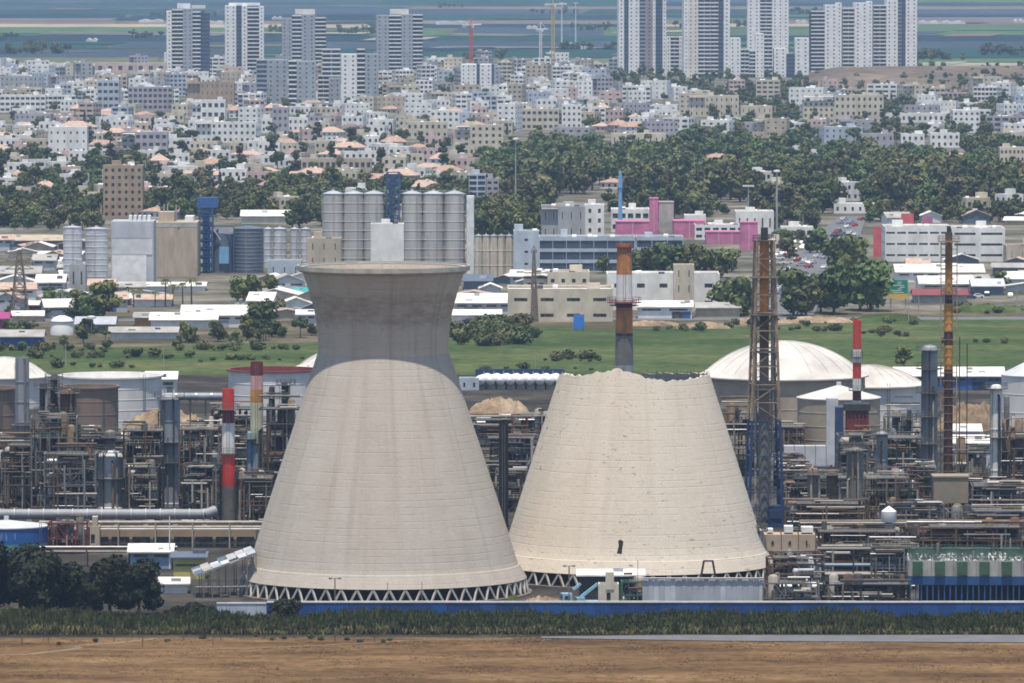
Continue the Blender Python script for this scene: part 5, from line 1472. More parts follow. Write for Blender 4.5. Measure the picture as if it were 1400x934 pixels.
def tank(label, l, r, yb, yt, wall, roof='cone', rm=None, rise=4, name='storage_tank', stair=False, rings=5, band=None):
    x, Y, k = base_of(l, r, yb); R = (r - l) * k / 2; H = zof(yt, Y + R); rs = rise * k; h = H - rs
    t = thing(name, label, 'tank', (x, Y + R, 0), RR.uniform(0, 3))
    b = MB(); pr = []
    for i in range(rings):
        z0, z1 = h * i / rings, h * (i + 1) / rings
        pr += [(R, z0 + .01), (R, z1 - .16), (R + .06, z1 - .13), (R + .06, z1 - .03)]
    b.lathe(pr, 56, close_top=False); b.build('wall', wall, t, smooth=True)
    rm = rm or wall
    if roof == 'dome':
        n = 14; pr = [(R + .3, h - .25), (R + .3, h)] + [(R * math.cos(i / n * 1.5708), h + rs * math.sin(i / n * 1.5708)) for i in range(1, n + 1)]
        # flatter, spherical cap
        S = (R * R + rs * rs) / (2 * rs)
        pr = [(R + .9, h - .3), (R + .9, h)] + [(R * (1 - i / n) + .01, h + math.sqrt(max(0, S * S - (R * (1 - i / n)) ** 2)) - (S - rs)) for i in range(1, n + 1)]
        b = MB(); b.lathe(pr, 56); rf = b.build('roof', rm, t, smooth=True)
        b = MB()
        for i in range(24):
            a = 2 * math.pi * i / 24
            pts = [((p[0] + .03) * math.cos(a), (p[0] + .03) * math.sin(a)) + (p[1] + .05,) for p in pr[2:-1]]
            for p, q in zip(pts, pts[1:]): b.bar(p, q, .14, .1)
        b.build('roof_ribs', rm, rf, kind='stuff')
    elif roof == 'cone':
        b = MB(); b.lathe([(R + .25, h - .2), (R + .25, h), (R * .06, H), (R * .06, H + .8)], 56); b.build('roof', rm, t, smooth=True)
    else:
        b = MB(); b.lathe([(R + .5, h - .1), (R + .5, h + .3), (R - .3, h + .3), (R - .3, h - 1.5)], 56); b.build('roof', rm, t, smooth=True)
    b = MB()
    for s in (-.3, .3): b.bar((s, -R - .35, 0), (s, -R - .35, h + .9), .08)
    for i in range(int(h / .7)): b.bar((-.3, -R - .35, i * .7), (.3, -R - .35, i * .7), .06)
    b.build('ladder', M_GREYS, t, kind='stuff')
    if stair:
        b = MB(); n = 26
        for i in range(n):
            a0, a1 = -2.4 + 1.4 * i / n, -2.4 + 1.4 * (i + 1) / n; e = R + .55
            b.bar((e * math.cos(a0), e * math.sin(a0), h * i / n), (e * math.cos(a1), e * math.sin(a1), h * (i + 1) / n), .7, .12)
            b.bar((e * math.cos(a0) * 1.01, e * math.sin(a0) * 1.01, h * i / n), (e * math.cos(a0) * 1.01, e * math.sin(a0) * 1.01, h * i / n + 1.1), .06)
        b.build('stair', M_GREYS, t, kind='stuff')
    return t
def process_unit(label, l, r, yb, yt, levels=4, bays=3, depth=9, dense=1.0, pal=None, frame=None, group=None, lag=None):
    """open steel frame carrying drums, exchangers and pipework on grated decks"""
    x, Y, k = base_of(l, r, yb); w = (r - l) * k; H = zof(yt, Y)
    t = thing('process_unit', label, 'process plant', (x, Y + depth / 2, 0), RR.uniform(-.06, .06), group)
    fm = frame or RR.choice(PAL); pal = pal or PIPES
    W2, D2 = w / 2, depth / 2; lh = H / levels
    xs = [-W2 + w * i / bays for i in range(bays + 1)]
    for cx in xs:
        for cy in (-D2, 0, D2): stick('column', t, (cx, cy, 0), (cx, cy, H * RR.choice([1, 1, .8])), .3, fm)
    rb = MB()
    for j in range(1, levels + 1):
        z = lh * j
        for cy in (-D2, D2): stick('beam', t, (-W2, cy, z), (W2, cy, z), .26, fm)
        for cx in (xs[0], xs[-1]): stick('beam', t, (cx, -D2, z), (cx, D2, z), .24, fm)
        u0, u1 = sorted((RR.uniform(-1, -.2), RR.uniform(.2, 1)))
        block('deck', t, W2 * u0, W2 * u1, -D2 + .2, D2 - .2, z + .02, z + .12, M_GRATE)
        for q in (.55, 1.1): rb.bar((W2 * u0, -D2 + .15, z + q), (W2 * u1, -D2 + .15, z + q), .07)
        for i in range(9): rb.bar((W2 * (u0 + (u1 - u0) * i / 8), -D2 + .15, z), (W2 * (u0 + (u1 - u0) * i / 8), -D2 + .15, z + 1.1), .07)
    rb.build('railing', RR.choice([M_GREYS, M_LAG, M_PALEY]), t, kind='stuff')
    for i in range(bays):
        j = RR.randint(0, levels - 1); s = RR.choice((-1, 1))
        a, c = (xs[i], xs[i + 1]) if s > 0 else (xs[i + 1], xs[i])
        stick('brace', t, (a, -D2, lh * j), (c, -D2, lh * (j + 1)), .2, fm)
    for _ in range(int(levels * 2.2 * dense)):                       # drums and exchangers lying on the decks
        j = RR.randint(0, levels - 1); z = lh * j + .2; R = RR.uniform(.45, min(1.3, lh * .36)); ln = RR.uniform(.25, .6) * w
        cx = RR.uniform(-W2, W2 - ln); cy = RR.uniform(-D2 + 1, D2 - 1); m = RR.choice(pal)
        b = MB(); zc = z + R + .35
        b.lathe([(.02, -R * .45), (R * .7, -R * .2), (R, 0), (R, ln), (R * .7, ln + R * .2), (.02, ln + R * .45)], 14, close_top=False)
        b.v = [(cx + vz, cy + vy, zc + vx) for vx, vy, vz in b.v]
        b.build('drum', m, t, smooth=True)
        for f in (.2, .8): block('saddle', t, cx + ln * f - .15, cx + ln * f + .15, cy - R * .7, cy + R * .7, z - .1, zc - R * .6, fm)
    for _ in range(int(bays * 2.2 * dense)):                         # small upright vessels
        R = RR.uniform(.4, 1.0); cx = RR.uniform(-W2 + 1, W2 - 1); cy = RR.uniform(-D2 + 1, D2 - 1); z0 = lh * RR.randint(0, levels - 1); hh = RR.uniform(.7, 1.9) * lh
        b = MB(); b.lathe([(R, z0), (R, z0 + hh - R * .5), (R * .7, z0 + hh - R * .12), (.05, z0 + hh)], 14, c=(cx, cy, 0)); b.build('vessel', RR.choice(pal), t, smooth=True)
    for _ in range(int((bays * 4 + 3) * dense)):                       # risers
        cx, cy = RR.uniform(-W2, W2), RR.choice((-D2 - .5, -D2 + .7, 0, D2 - .5)); z0, z1 = sorted((RR.uniform(0, H * .5), RR.uniform(H * .4, H * 1.04)))
        stick('pipe', t, (cx, cy, z0), (cx, cy, z1), RR.uniform(.08, .24), RR.choice(pal), round_=True)
    for _ in range(int((levels * 4 + 3) * dense)):                       # runs
        z = lh * RR.randint(0, levels) + RR.uniform(.3, lh * .8); cy = RR.choice((-D2 - .5, -D2 - .2, -D2 + .9, 1)); u0, u1 = sorted((RR.uniform(-1.1, .2), RR.uniform(-.2, 1.1)))
        stick('pipe', t, (W2 * u0, cy, z), (W2 * u1, cy, z), RR.uniform(.08, .22), RR.choice(pal), round_=True)
    return t
def pipe_rack(label, l, r, yb, tops, mats, step=9, depth=4, post=None, radii=(.15, .35), name='pipe_rack'):
    """row of portal frames carrying layers of parallel pipes; tops = photo rows of the pipe layers"""
    x, Y, k = base_of(l, r, yb); w = (r - l) * k
    t = thing(name, label, 'pipe rack', (x, Y + depth / 2, 0))
    n = max(2, int(w / step)); zs = [zof(q, Y) for q in tops]; pmx = post or M_GREYS
    for i in range(n + 1):
        cx = -w / 2 + w * i / n
        for cy in (-depth / 2, depth / 2): stick('post', t, (cx, cy, 0), (cx, cy, max(zs) - .1), .28, pmx)
        for z in zs: stick('crossbeam', t, (cx, -depth / 2, z - .25), (cx, depth / 2, z - .25), .22, pmx)
    for q, z in enumerate(zs):
        for j in range(4):
            rr = RR.uniform(*radii); cy = -depth / 2 + .4 + j * (depth - .8) / 3
            stick('pipe', t, (-w / 2 - 1, cy, z + rr - .12), (w / 2 + 1, cy, z + rr - .12), rr, mats[q % len(mats)] if j == 0 else RR.choice(PIPES), round_=True)
    return t

# ---- tanks behind, west side
tank('white tank with shallow dome at the west edge behind the grey stack', -60, 62, 560, 488, M_TANKW, 'dome', M_DOME, 26)
tank('brown tank half hidden by the grey stack', -70, 20, 622, 530, M_BROWNT, 'flat', M_BROWNT, 1)
tank('brown riveted tank in front of the broad white tank', 82, 160, 622, 528, M_BROWNT, 'flat', M_BROWNT, 1)
tank('broad white tank with overhanging flat roof beyond the brown tank', 78, 218, 590, 511, M_TANKW, 'flat', M_WHITEP, 3)
shed('tank_shelter', 'white-roofed shelter joined to the broad white tank', 'shed', 200, 240, 545, 509, 10, M_TANKW, M_ROOFW)
tank('white tank with a dark red roof rim beside the striped pastel chimney', 310, 432, 590, 503, M_TANKW, 'flat', M_MAROON, 3)
tank('white dome tank glimpsed behind the flared tower', 405, 520, 540, 478, M_TANKW, 'dome', M_DOME, 24)
mound('bare sandy slope beside the grey column', 160, 300, 600, 560, 10)
# ---- columns and stacks, west side
column('tall blue-grey stack standing on the west edge', 21, 40, 694, 489, M_BLUEG, (.32, .5, .55), 'open', pipes=1)
column('black slim column with blue foot next to the west stack', 54, 65, 690, 522, M_DARK, (.5, .75, .95), pipes=2)
column('black slim column with head platform beside its twin', 69, 79, 688, 515, M_DARK, (.4, .7, .9, .98), pipes=2)
column('brown column caged in platforms before the brown tank', 82, 102, 690, 533, M_RUST, (.25, .45, .65, .8, .97), pipes=4)
column('silver bottle-shaped vessel with a conical shoulder', 133, 168, 700, 617, M_LGREY, (.55, .98), 'dome', pipes=4)
column('narrow neck vessel rising from the silver bottle-shaped vessel', 143, 158, 690, 588, M_GREYS, (.9,), 'dome', pipes=1)
column('small white pear-shaped vessel behind the silver bottle', 155, 173, 660, 592, M_TANK, (.9,), 'dome', pipes=1)
column('broad blue-grey column with white rings and an overhead duct', 218, 246, 694, 540, M_BLUEG, (.4, .58, .98), 'flat' if 0 else 'dome', pipes=4)
x, Y, k = base_of(222, 306, 694)
t = thing('overhead_duct', 'horizontal grey duct from the broad column to the red chimney', 'duct', (x, Y + 2, 0)); w = 84 * k; zd = zof(543, Y)
stick('duct', t, (-w / 2, 0, zd), (w / 2, 0, zd), 5.2 * k, M_BLUEG, round_=True)
for q in (-.28, .05, .3): stick('flange', t, (w * q - .2, 0, zd), (w * q + .2, 0, zd), 5.9 * k, M_SILVER, round_=True)
for q in (-.05, .2): stick('post', t, (w * q, .3, 0), (w * q, .3, zd - .6), .35, M_GREYS)
stack('red and white banded chimney with a grey foot', 312, 20, 16, 714, [(665, M_GREYS), (622, M_REDB), (579, M_WHITEP), (561, M_DKRED), (532, M_REDB)], ((560, 1.1), (620, .5)))
stack('pastel banded chimney with a dark red crown', 351, 19, 17, 690, [(668, M_PALEG), (650, M_PALEY), (607, M_PALEB), (586, M_PALEG), (551, M_PALEY), (533, M_OCHRE), (514, M_PINKP), (495, M_DKRED)], ((660, .8), (606, .5)))
column('thin blue riser column beside the pastel chimney', 338, 344, 690, 590, M_PALEB, (.9,), pipes=0)
column('black thin column near the flared tower', 368, 376, 690, 528, M_DARK, (.5, .7, .9), pipes=2)
column('thicker black column close by the flared tower', 385, 397, 692, 521, M_DARK, (.45, .7, .97), pipes=3)
column('cream stubby vessel between red and pastel chimneys', 322, 336, 712, 640, M_TANKC, (.8,), pipes=2)
# ---- process frames, west side
UW = [(-10, 60, 700, 610), (42, 104, 704, 572), (60, 130, 716, 622), (100, 150, 690, 600), (168, 222, 702, 590), (172, 216, 716, 640), (246, 304, 706, 588), (250, 300, 716, 640), (110, 215, 676, 604), (246, 345, 676, 585), (355, 410, 705, 560), (330, 372, 716, 655), (-20, 40, 660, 600), (290, 345, 655, 560)]
for i, (l, r, yb, yt) in enumerate(UW):
    names = ['dark pipe frame behind the west stack', 'tall rusty frame below the black slim columns', 'dark frame crowded with drums below the caged column', 'pipe frame between brown column and silver bottle', 'dense dark frame between silver bottle and broad column', 'low pipe frame at the foot of the broad column', 'dark red frame between broad column and red chimney', 'low frame beneath the overhead duct', 'long frame running behind the silver bottle', 'long frame behind the red chimney', 'black frame beside the flared tower', 'small dark frame at the foot of the pastel chimney', 'pale pipe frame by the brown west tank', 'slim frame between red chimney and white tank']
    process_unit(names[i], l, r, yb, yt, RR.choice([4, 5, 6]), RR.choice([3, 4, 5]), RR.uniform(7, 11), 1.6)
# ---- the long grey duct and pipe racks before them
M_DUCT = pm('duct_grey', (.27, .275, .29), .6)
x, Y, k = base_of(-40, 280, 728)
t = thing('gas_duct', 'long grey ribbed duct running low across the west units', 'duct', (x, Y, 0)); w = 320 * k
zc = zof(703, Y); R = 7 * k
n = 16
for i in range(n): stick('duct_section', t, (-w / 2 + w * i / n, 0, zc), (-w / 2 + w * (i + 1) / n - .12, 0, zc), R, M_DUCT, round_=True)
for i in range(n + 1): stick('flange', t, (-w / 2 + w * i / n - .16, 0, zc), (-w / 2 + w * i / n + .05, 0, zc), R + .14, M_ZINC, round_=True)
for i in range(0, n + 1, 2): block('pier', t, -w / 2 + w * i / n - .5, -w / 2 + w * i / n + .5, -.8, .8, 0, zc - R + .1, M_CONC)
b = MB(); b.tube([(w / 2, 0, zc), (w / 2 + 1, .3, zc + .25), (w / 2 + 2.2, 1., zc + .7)], R, 14); b.build('elbow', M_DUCT, t, smooth=True)
pipe_rack('cream pipe rack below the long grey duct', 60, 365, 750, (716, 724), [M_LAG, M_WHITEP], 7, 4, M_LAG)
FB('pump_house', 'low cream arcaded pump house under the cream pipe rack', 'building', 122, 350, 748, 731, 'tan', 1, 7, wf=.85, hf=.7, bay=4, clutter=0, sill=.04, roof='grey')  # tan walls and dark bays paint the shaded underside of the rack
FB('pump_house', 'small tan control hut beside the maroon frame', 'building', 118, 136, 752, 723, 'beige', 1, 5, wf=.3, clutter=1)
process_unit('maroon steel frame beside the blue painted tank', 66, 118, 758, 716, 2, 4, 7, .8, frame=M_DKRED)
tank('blue and green painted tank with pale cone roof and faded white lettering', -52, 62, 762, 711, M_PALEB, 'cone', M_LGREY, 7)
t = bpy.data.objects['storage_tank'] if 0 else [o for o in COL.objects if o.get('label', '').startswith('blue and green painted tank')][0]
Rt = 114 * ground(0, 762)[1] / FPX / 2; ht = zof(711, ground(0, 762)[1] + Rt) - 7 * ground(0, 762)[1] / FPX
for z0, z1, m in ((.02, .42, pm('tank_sea_green', (.10, .24, .19), .6)), (.43, .98, pm('tank_deep_blue', (.02, .10, .34), .5))):
    b = MB(); b.lathe([(Rt + .09, ht * z0), (Rt + .09, ht * z1)], 56, close_top=False); b.build('painted_band', m, t, smooth=True)
b = MB(); rr_ = random.Random(3)
for i in range(9):                                                # worn white letters, no longer legible
    a0 = math.radians(-150 + i * 9) - t.rotation_euler.z
    for s in range(3):
        a = a0 + rr_.uniform(0, .08); z = ht * rr_.uniform(.55, .65); e = Rt + .12
        b.bar((e * math.cos(a), e * math.sin(a), z), (e * math.cos(a + rr_.uniform(-.05, .05)), e * math.sin(a), ht * rr_.uniform(.75, .85)), .22, .05)
b.build('lettering', M_PALEB, t, kind='stuff')
pipe_rack('rust brown low pipe rack above the dark trees', 60, 235, 776, (750, 755), [M_RUST, M_LAG], 8, 3, M_RUST)
shed('work_shed', 'white canopy over a blue container behind the dark trees', 'shed', 178, 234, 778, 745, 7, M_PALEB, M_ROOFW)
shed('work_shed', 'yellow-green cabin with a dark slit window', 'shed', 237, 280, 792, 756, 7, pm('yellow_green_wall', (.45, .42, .14), .8), M_SLATE, 'x', .1, doors=0, strips=False)
o = [o for o in COL.objects if o.get('label', '').startswith('yellow-green cabin')][0]
block('window', o, -2.6, 2.6, -3.62, -3.4, zof(772, 1410), zof(769, 1410), M_GLASS)
shed('work_shed', 'small white tank-like hut beside the dark trees', 'shed', 220, 256, 812, 791, 5, M_WSHEET, M_ROOFW)
# open shed with posts and torn white sheet roof
x, Y, k = base_of(262, 346, 818)
t = thing('open_shed', 'open steel shed with torn white sheet roof and pale posts by the tower', 'shed', (x, Y + 5, 0), .12); w = 84 * k
for i in range(8):
    cx = -w / 2 + w * i / 7; zt = 4.2 + 4.2 * i / 7
    for cy in (-5, 0, 5): stick('post', t, (cx, cy, 0), (cx, cy, zt), .18, M_GREYS)
for i in range(7):
    for j, cy in enumerate((-5.2, -1.8, 1.8)):
        if (i + j) % 5 == 4: continue
        x0 = -w / 2 + w * i / 7; z0, z1 = 4.3 + 4.2 * i / 7, 4.3 + 4.2 * (i + 1) / 7
        b = MB(); b.quad((x0, cy, z0 + .1), (x0 + w / 7 - .1, cy, z1), (x0 + w / 7 - .1, cy + 3.3, z1 + .35), (x0, cy + 3.3, z0 + .45)); b.build('roof_sheet', RR.choice([M_LGREY, M_SLATE, M_ROOFG, M_ZINC]), t)
for cy in (-5, 5): stick('beam', t, (-w / 2, cy, 4.15), (w / 2, cy, 8.35), .25, M_LGREY)
stick('tie_rail', t, (-w / 2, -5, 2.2), (w / 2, -5, 2.2), .12, M_LGREY)
mast('thin white lamp pole behind the white canopy', 232, 778, 706, M_WHITEP, .16, None, 'street_lamp', 'lamp post')

# ---- between the towers
stack('black-maroon straight chimney between the two towers', 688.5, 13, 13, 722, [(700, M_MARBLK), (578, M_MARBLK)])
UM = [(640, 740, 612, 575), (650, 735, 660, 600), (660, 730, 700, 650), (700, 780, 640, 570)]
for i, (l, r, yb, yt) in enumerate(UM):
    process_unit(['pale low pipe frame beneath the rocky berm', 'blue and rust frame behind the black-maroon chimney', 'dark frame at the foot of the black-maroon chimney', 'frame half hidden by the broken tower'][i], l, r, yb, yt, 3, 4, 8, 1.1)
shed('work_shed', 'cream low shed beneath the rocky berm', 'shed', 655, 745, 590, 570, 10, M_CREAMC, M_ROOFW)
for i in range(9):
    l = 656 + i * 13.5
    x, Y, k = base_of(l, l + 11, 533)
    t = thing('gas_bullet', 'white horizontal gas bullet tank in the row below the meadow', 'tank', (x, Y + 5, 0), math.radians(78), 'gas bullet tanks')
    R = 1.35
    b = MB(); b.lathe([(.02, -.9), (R * .6, -.65), (R, 0), (R, 9), (R * .6, 9.65), (.02, 9.9)], 18, close_top=False); b.v = [(vz - 4.5, vy, vx + 2.6) for vx, vy, vz in b.v]; b.build('shell', M_TANK, t, smooth=True)
    for q in (-3, 3): block('saddle', t, q - .3, q + .3, -1.1, 1.1, 0, 1.6, M_CONC)
    stick('pipe', t, (0, 0, 3.8), (0, 0, 4.8), .12, M_SILVER, round_=True)
FB('retaining_wall', 'dark blue retaining wall behind the gas bullet tanks', 'wall', 650, 772, 522, 516, 'pale blue', 1, 2, wf=.05, clutter=0, fixedmat=M_NAVY)
FB('pump_house', 'small pale blue hut beside the gas bullet tanks', 'building', 628, 655, 534, 520, 'pale blue', 1, 6, wf=.2, clutter=0)
# ---- orange chimney behind the broken tower
tO, YO, kO, HO = stack('rusty orange and white chimney with a grey foot behind the broken tower', 853.5, 30, 20, 650, [(500, M_BLUEG), (460, M_GREYS), (456, M_DARK), (421, M_ORANGE), (413, M_DKRED), (376, M_WHITEP), (346, M_ORANGE), (334, M_FADRED)], ((414, 2.0), (418, 1.4), (338, .4)))
# ---- lattice flare tower
x, Y, k = base_of(1024, 1066, 722); H = zof(330, Y)
t = thing('flare_tower', 'tall rusty lattice flare tower on blue legs beside the broken tower', 'flare tower', (x, Y + 3, 0), .1)
hw = 24 * k
M_TANRUST = pm('tan_rust', (.30, .215, .145), .9, .35, .6)
def flare_mat(f): return M_NAVY if f < .36 else M_TANRUST
N = 16
def PT(c, f): s = 1 - .53 * f; return Vector((c[0] * hw * s, c[1] * hw * s, H * f))
C4 = [(-1, -1), (1, -1), (1, 1), (-1, 1)]
for i in range(N):
    f0, f1 = i / N, (i + 1) / N; m = flare_mat(f0)
    for q in range(4):
        a, c = C4[q], C4[(q + 1) % 4]
        stick('leg', t, PT(a, f0), PT(a, f1), .42, m)
        stick('rung', t, PT(a, f1), PT(c, f1), .2, m); stick('brace', t, PT(*((a, f0) if i % 2 else (c, f0))), PT(*((c, f1) if i % 2 else (a, f1))), .15, m)
for i in range(4): block('deck', t, -hw * .75, hw * .75, -hw * .75, hw * .75, H * (.48 + .13 * i), H * (.48 + .13 * i) + .2, M_GRATE)
for i in range(8):
    z0, z1 = H * i / 8, H * (i + 1) / 8
    stick('riser', t, (0, 0, z0), (0, 0, z1), 1.15 if i < 4 else 1.0, [M_GREYS, M_GREYS, M_GREYS, M_RUSTY, M_RUSTY, M_RUST, M_ORANGE, M_ORANGE][i], round_=True)
for q in (-1.7, 1.75): stick('pipe', t, (q, .6, 0), (q, .6, H * .96), .3, RR.choice([M_LAG, M_RUSTY]), round_=True)
stick('flare_tip', t, (0, 0, H), (0, 0, zof(312, Y)), .75, M_DARK, round_=True); ring_deck(t, .9, H, M_DARK, w=1.6)
block('machine_house', t, hw * .2, hw * 1.7, -3, 2, 0, 4.5, M_NAVY)
# ---- slender guyed mast stack on its tan box
x, Y, k = base_of(1276, 1324, 726); zb0, zb1 = zof(688, Y), zof(653, Y)
t = thing('blowdown_drum', 'tan square drum house on legs under the slender rusty mast', 'tank', (x, Y + 3.5, 0)); w = 48 * k / 2
b = MB(); b.box(-w, w, -w, w, zb0, zb1); b.box(-w - .2, w + .2, -w - .2, w + .2, zb1, zb1 + .3); b.build('house', pm('khaki_box', (.27, .225, .16), .9), t)
for a in (-.8, .8):
    for c in (-.8, .8): stick('leg', t, (w * a, w * c, 0), (w * a, w * c, zb0), .5, M_DARK)
M_MROON = pm('maroon_rust', (.075, .03, .025), .9, .4, .5)
M_OCHRE2 = pm('rusted_ochre', (.30, .14, .05), .9, .4, .5)
x, Y, k = base_of(1288, 1304, 700); H = zof(318, Y)
t = thing('mast_stack', 'slender rust and orange mast stack with a caged head', 'chimney', (x, Y, 0)); zb = [(700, 645, M_RUST), (645, 560, M_MROON), (560, 505, M_MROON), (505, 472, M_OCHRE), (472, 452, M_MROON), (452, 415, M_OCHRE), (415, 402, M_MROON), (402, 368, M_OCHRE), (368, 330, M_OCHRE2), (330, 318, M_RUST)]
for ya, yc, m in zb: stick('band', t, (0, 0, max(0, zof(ya, Y))), (0, 0, zof(yc, Y)), 6.2 * k if ya > 420 else 5 * k, m, round_=True)
stick('tip', t, (0, 0, H), (0, 0, zof(309, Y)), .45, M_DARK, round_=True)
ring_deck(t, .9, zof(330, Y), M_RUSTY, w=1.5); ring_deck(t, .9, zof(402, Y), M_RUSTY, w=.9)
for q in (-1.7, 1.7):
    stick('ladder_rail', t, (q, -.9, 0), (q, -.9, zof(330, Y)), .2, M_TANRUST)
for i in range(34): stick('rung', t, (-1.7, -.9, H * i / 34), (1.7, -.9, H * i / 34), .13, M_TANRUST)
for s in (1, 2.6): stick('guide_post', t, (s + 1.4, .5, 0), (s + 1.4, .5, zof(460 if s < 2 else 470, Y)), .22, M_DARK)
# ---- white domes and tanks, east side
tank('great white dome-roofed tank behind the broken tower and flare tower', 962, 1188, 622, 466, M_TANKC, 'dome', M_DOME, 47)
tank('second wide white dome tank reaching past the thin red chimney', 1112, 1268, 606, 499, M_TANKW, 'dome', M_DOME, 26)
tank('cream cone-roofed tank before the white domes', 1092, 1206, 640, 527, M_TANKC, 'cone', M_DOME, 16)
tank('grey tank with cone roof at the east edge', 1372, 1470, 640, 488, M_TANKW, 'cone', M_LGREY, 24)
o = [o for o in COL.objects if o.get('label', '').startswith('cream cone-roofed tank')][0]
FB('tank_annex', 'dark square opening of the pump house before the cone-roofed tank', 'building', 1097, 1131, 634, 548, 'cream', 1, 6, wf=.94, hf=.86, sill=.02, bay=6, clutter=0, glass=M_MARBLK)  # black pane paints the shade inside the opening
shed('work_shed', 'long white-roofed blue shed below the east meadow', 'shed', 1225, 1372, 534, 503, 12, M_DBLUE, M_ROOFW)
shed('work_shed', 'white canopy roof beside the white column', 'shed', 1303, 1340, 606, 581, 8, M_WSHEET, M_ROOFW)
shed('work_shed', 'ragged white roof shelter behind the white column', 'shed', 1306, 1356, 640, 596, 9, M_LGREY, M_ROOFW)
mound('sandy bare slope behind the white column', 1280, 1380, 590, 548, 10)
stack('thin red and white banded chimney before the domes', 1171.5, 13, 11, 660, [(566, M_GREYS), (548, M_WHITEP), (535, M_DKRED), (518, M_WHITEP), (496, M_REDB), (478, M_WHITEP), (452, M_REDB), (438, M_REDB)], ((534, .9), (488, .5)))
# square L-duct
x, Y, k = base_of(1072, 1146, 652)
t = thing('square_duct', 'pale L-shaped square duct before the cone-roofed tank', 'duct', (x, Y + 2, 0)); w = 37 * k
block('duct_section', t, w - 16 * k, w, -1.6, 1.6, zof(636, Y), zof(545, Y), M_LGREY)
for i in range(4): block('duct_section', t, -w + i * 14.5 * k, -w + (i + 1) * 14.5 * k - .12, -1.6, 1.6, zof(637, Y), zof(610, Y), M_LGREY)
for q in (-w + 2, 0, w - 1.5): stick('leg', t, (q, 0, 0), (q, 0, zof(636, Y)), .4, M_NAVY)
stick('beam', t, (-w, -1.7, zof(640, Y)), (w, -1.7, zof(640, Y)), .5, M_NAVY)
# furnace
x, Y, k = base_of(1148, 1190, 668)
t = thing('furnace', 'red furnace box on a dark frame below the thin red chimney', 'furnace', (x, Y + 4, 0)); w = 21 * k
block('casing', t, -w * .55, w * .9, -3, 3, zof(592, Y), zof(562, Y), M_DKRED); block('hood', t, -w * .7, w, -3.4, 3.4, zof(562, Y), zof(553, Y), M_DARK)
for i in range(6): stick('buttress', t, (-w * .5 + w * .26 * i, -3.1, zof(592, Y)), (-w * .5 + w * .26 * i, -3.1, zof(562, Y)), .22, M_RUST if i % 2 else M_DKRED)
for a in (-.8, .1, .95):
    for c in (-3, 3): stick('leg', t, (w * a, c, 0), (w * a, c, zof(590, Y)), .4, M_NAVY)
block('side_frame', t, -w * 1.25, -w * .75, -2.5, 2.5, 0, zof(558, Y), M_NAVY)
# columns east
column('tall grey column with ring platforms beside the rusty mast', 1260, 1282, 704, 472, M_BLUEG, (.2, .42, .58, .72, .86, .97), pipes=5)
column('white column with cage ladder near the east edge', 1354, 1370, 706, 526, M_WHITEP, (.3, .6, .97), pipes=2)
column('dark slim column clinging to the white column', 1372, 1380, 700, 541, M_GREYS, (.5, .8), pipes=1)
column('grey fat column below the furnace', 1158, 1180, 728, 612, M_GREYS, (.4, .97), pipes=4)
column('blue-grey column between furnace and domes', 1198, 1214, 706, 590, M_BLUEG, (.5, .97), pipes=3)
column('brown column between flare tower and furnace', 1130, 1146, 728, 645, M_RUST, (.5, .95), pipes=2)
column('brown twin column beside the tan drum house', 1104, 1120, 728, 640, M_BROWNT, (.5, .9), pipes=3)
column('thin dark riser behind the tall grey column', 1240, 1246, 690, 560, M_DARK, (.9,), pipes=1)
UE = [(985, 1062, 652, 566), (1060, 1100, 642, 585), (1066, 1110, 690, 640), (1066, 1160, 716, 655), (1146, 1210, 690, 596), (1180, 1262, 700, 600), (1180, 1260, 722, 655), (1210, 1262, 676, 570), (1240, 1280, 716, 640), (1300, 1360, 700, 620), (1300, 1350, 722, 660), (1366, 1420, 706, 600), (1330, 1420, 728, 665), (1075, 1180, 736, 690), (1215, 1290, 736, 690), (1296, 1420, 744, 700), (1050, 1100, 665, 625)]
for i, (l, r, yb, yt) in enumerate(UE):
    names = ['pipe frame squeezed between broken tower and flare tower', 'small frame before the great dome tank', 'blue-grey frame beside the flare tower legs', 'tan and rust frame crowded with exchangers by the flare tower', 'dark frame under the furnace chimney', 'broad dark frame between furnace and tall grey column', 'low frame with khaki drums before the tall grey column', 'tall slim frame behind the tall grey column', 'frame gripping the foot of the tall grey column', 'frame between rusty mast and white column', 'low silver-piped frame by the tan drum house', 'dark frame at the foot of the cone-roofed east tank', 'low frame with rust drums at the east edge', 'brown low frame above the beige cooler bank', 'brown frame behind the white pot vessel', 'rust red frame above the green-boxed basin', 'pale frame at the square duct']
    process_unit(names[i], l, r, yb, yt, RR.choice([3, 4, 5]), RR.choice([3, 4, 5]), RR.uniform(7, 11), 1.6)
pipe_rack('long pale pipe rack in front of the east units', 1100, 1420, 752, (716, 741), [M_LAG, M_RUST], 8, 4, M_RUST)
pipe_rack('silver pipe rack beside the tan drum house', 1318, 1420, 716, (661, 676, 684), [M_SILVER, M_WHITEP], 6, 3, M_GREYS)
pipe_rack('rust pipe rack half way up the east yard', 1122, 1260, 764, (737, 755), [M_LAG, M_RUST], 7, 3, M_DARK)
pipe_rack('pale blue and grey pipe rack behind the boundary wall', 1125, 1250, 806, (752, 774, 787), [M_GREYS, M_PALEB, M_LAG], 5, 5, M_DARK)
process_unit('grey-blue pipe maze behind the pump yard', 1126, 1200, 800, 752, 4, 5, 7, 1.8)
process_unit('dark pipe maze beside the round basin', 1192, 1256, 806, 748, 4, 4, 7, 1.8)
process_unit('brown pipe maze below the white pot vessel', 1120, 1235, 776, 728, 3, 6, 7, 1.5, frame=M_RUST)
process_unit('rust maze of pipes behind the round basin', 1240, 1420, 790, 722, 4, 8, 8, 1.6, frame=M_RUST)
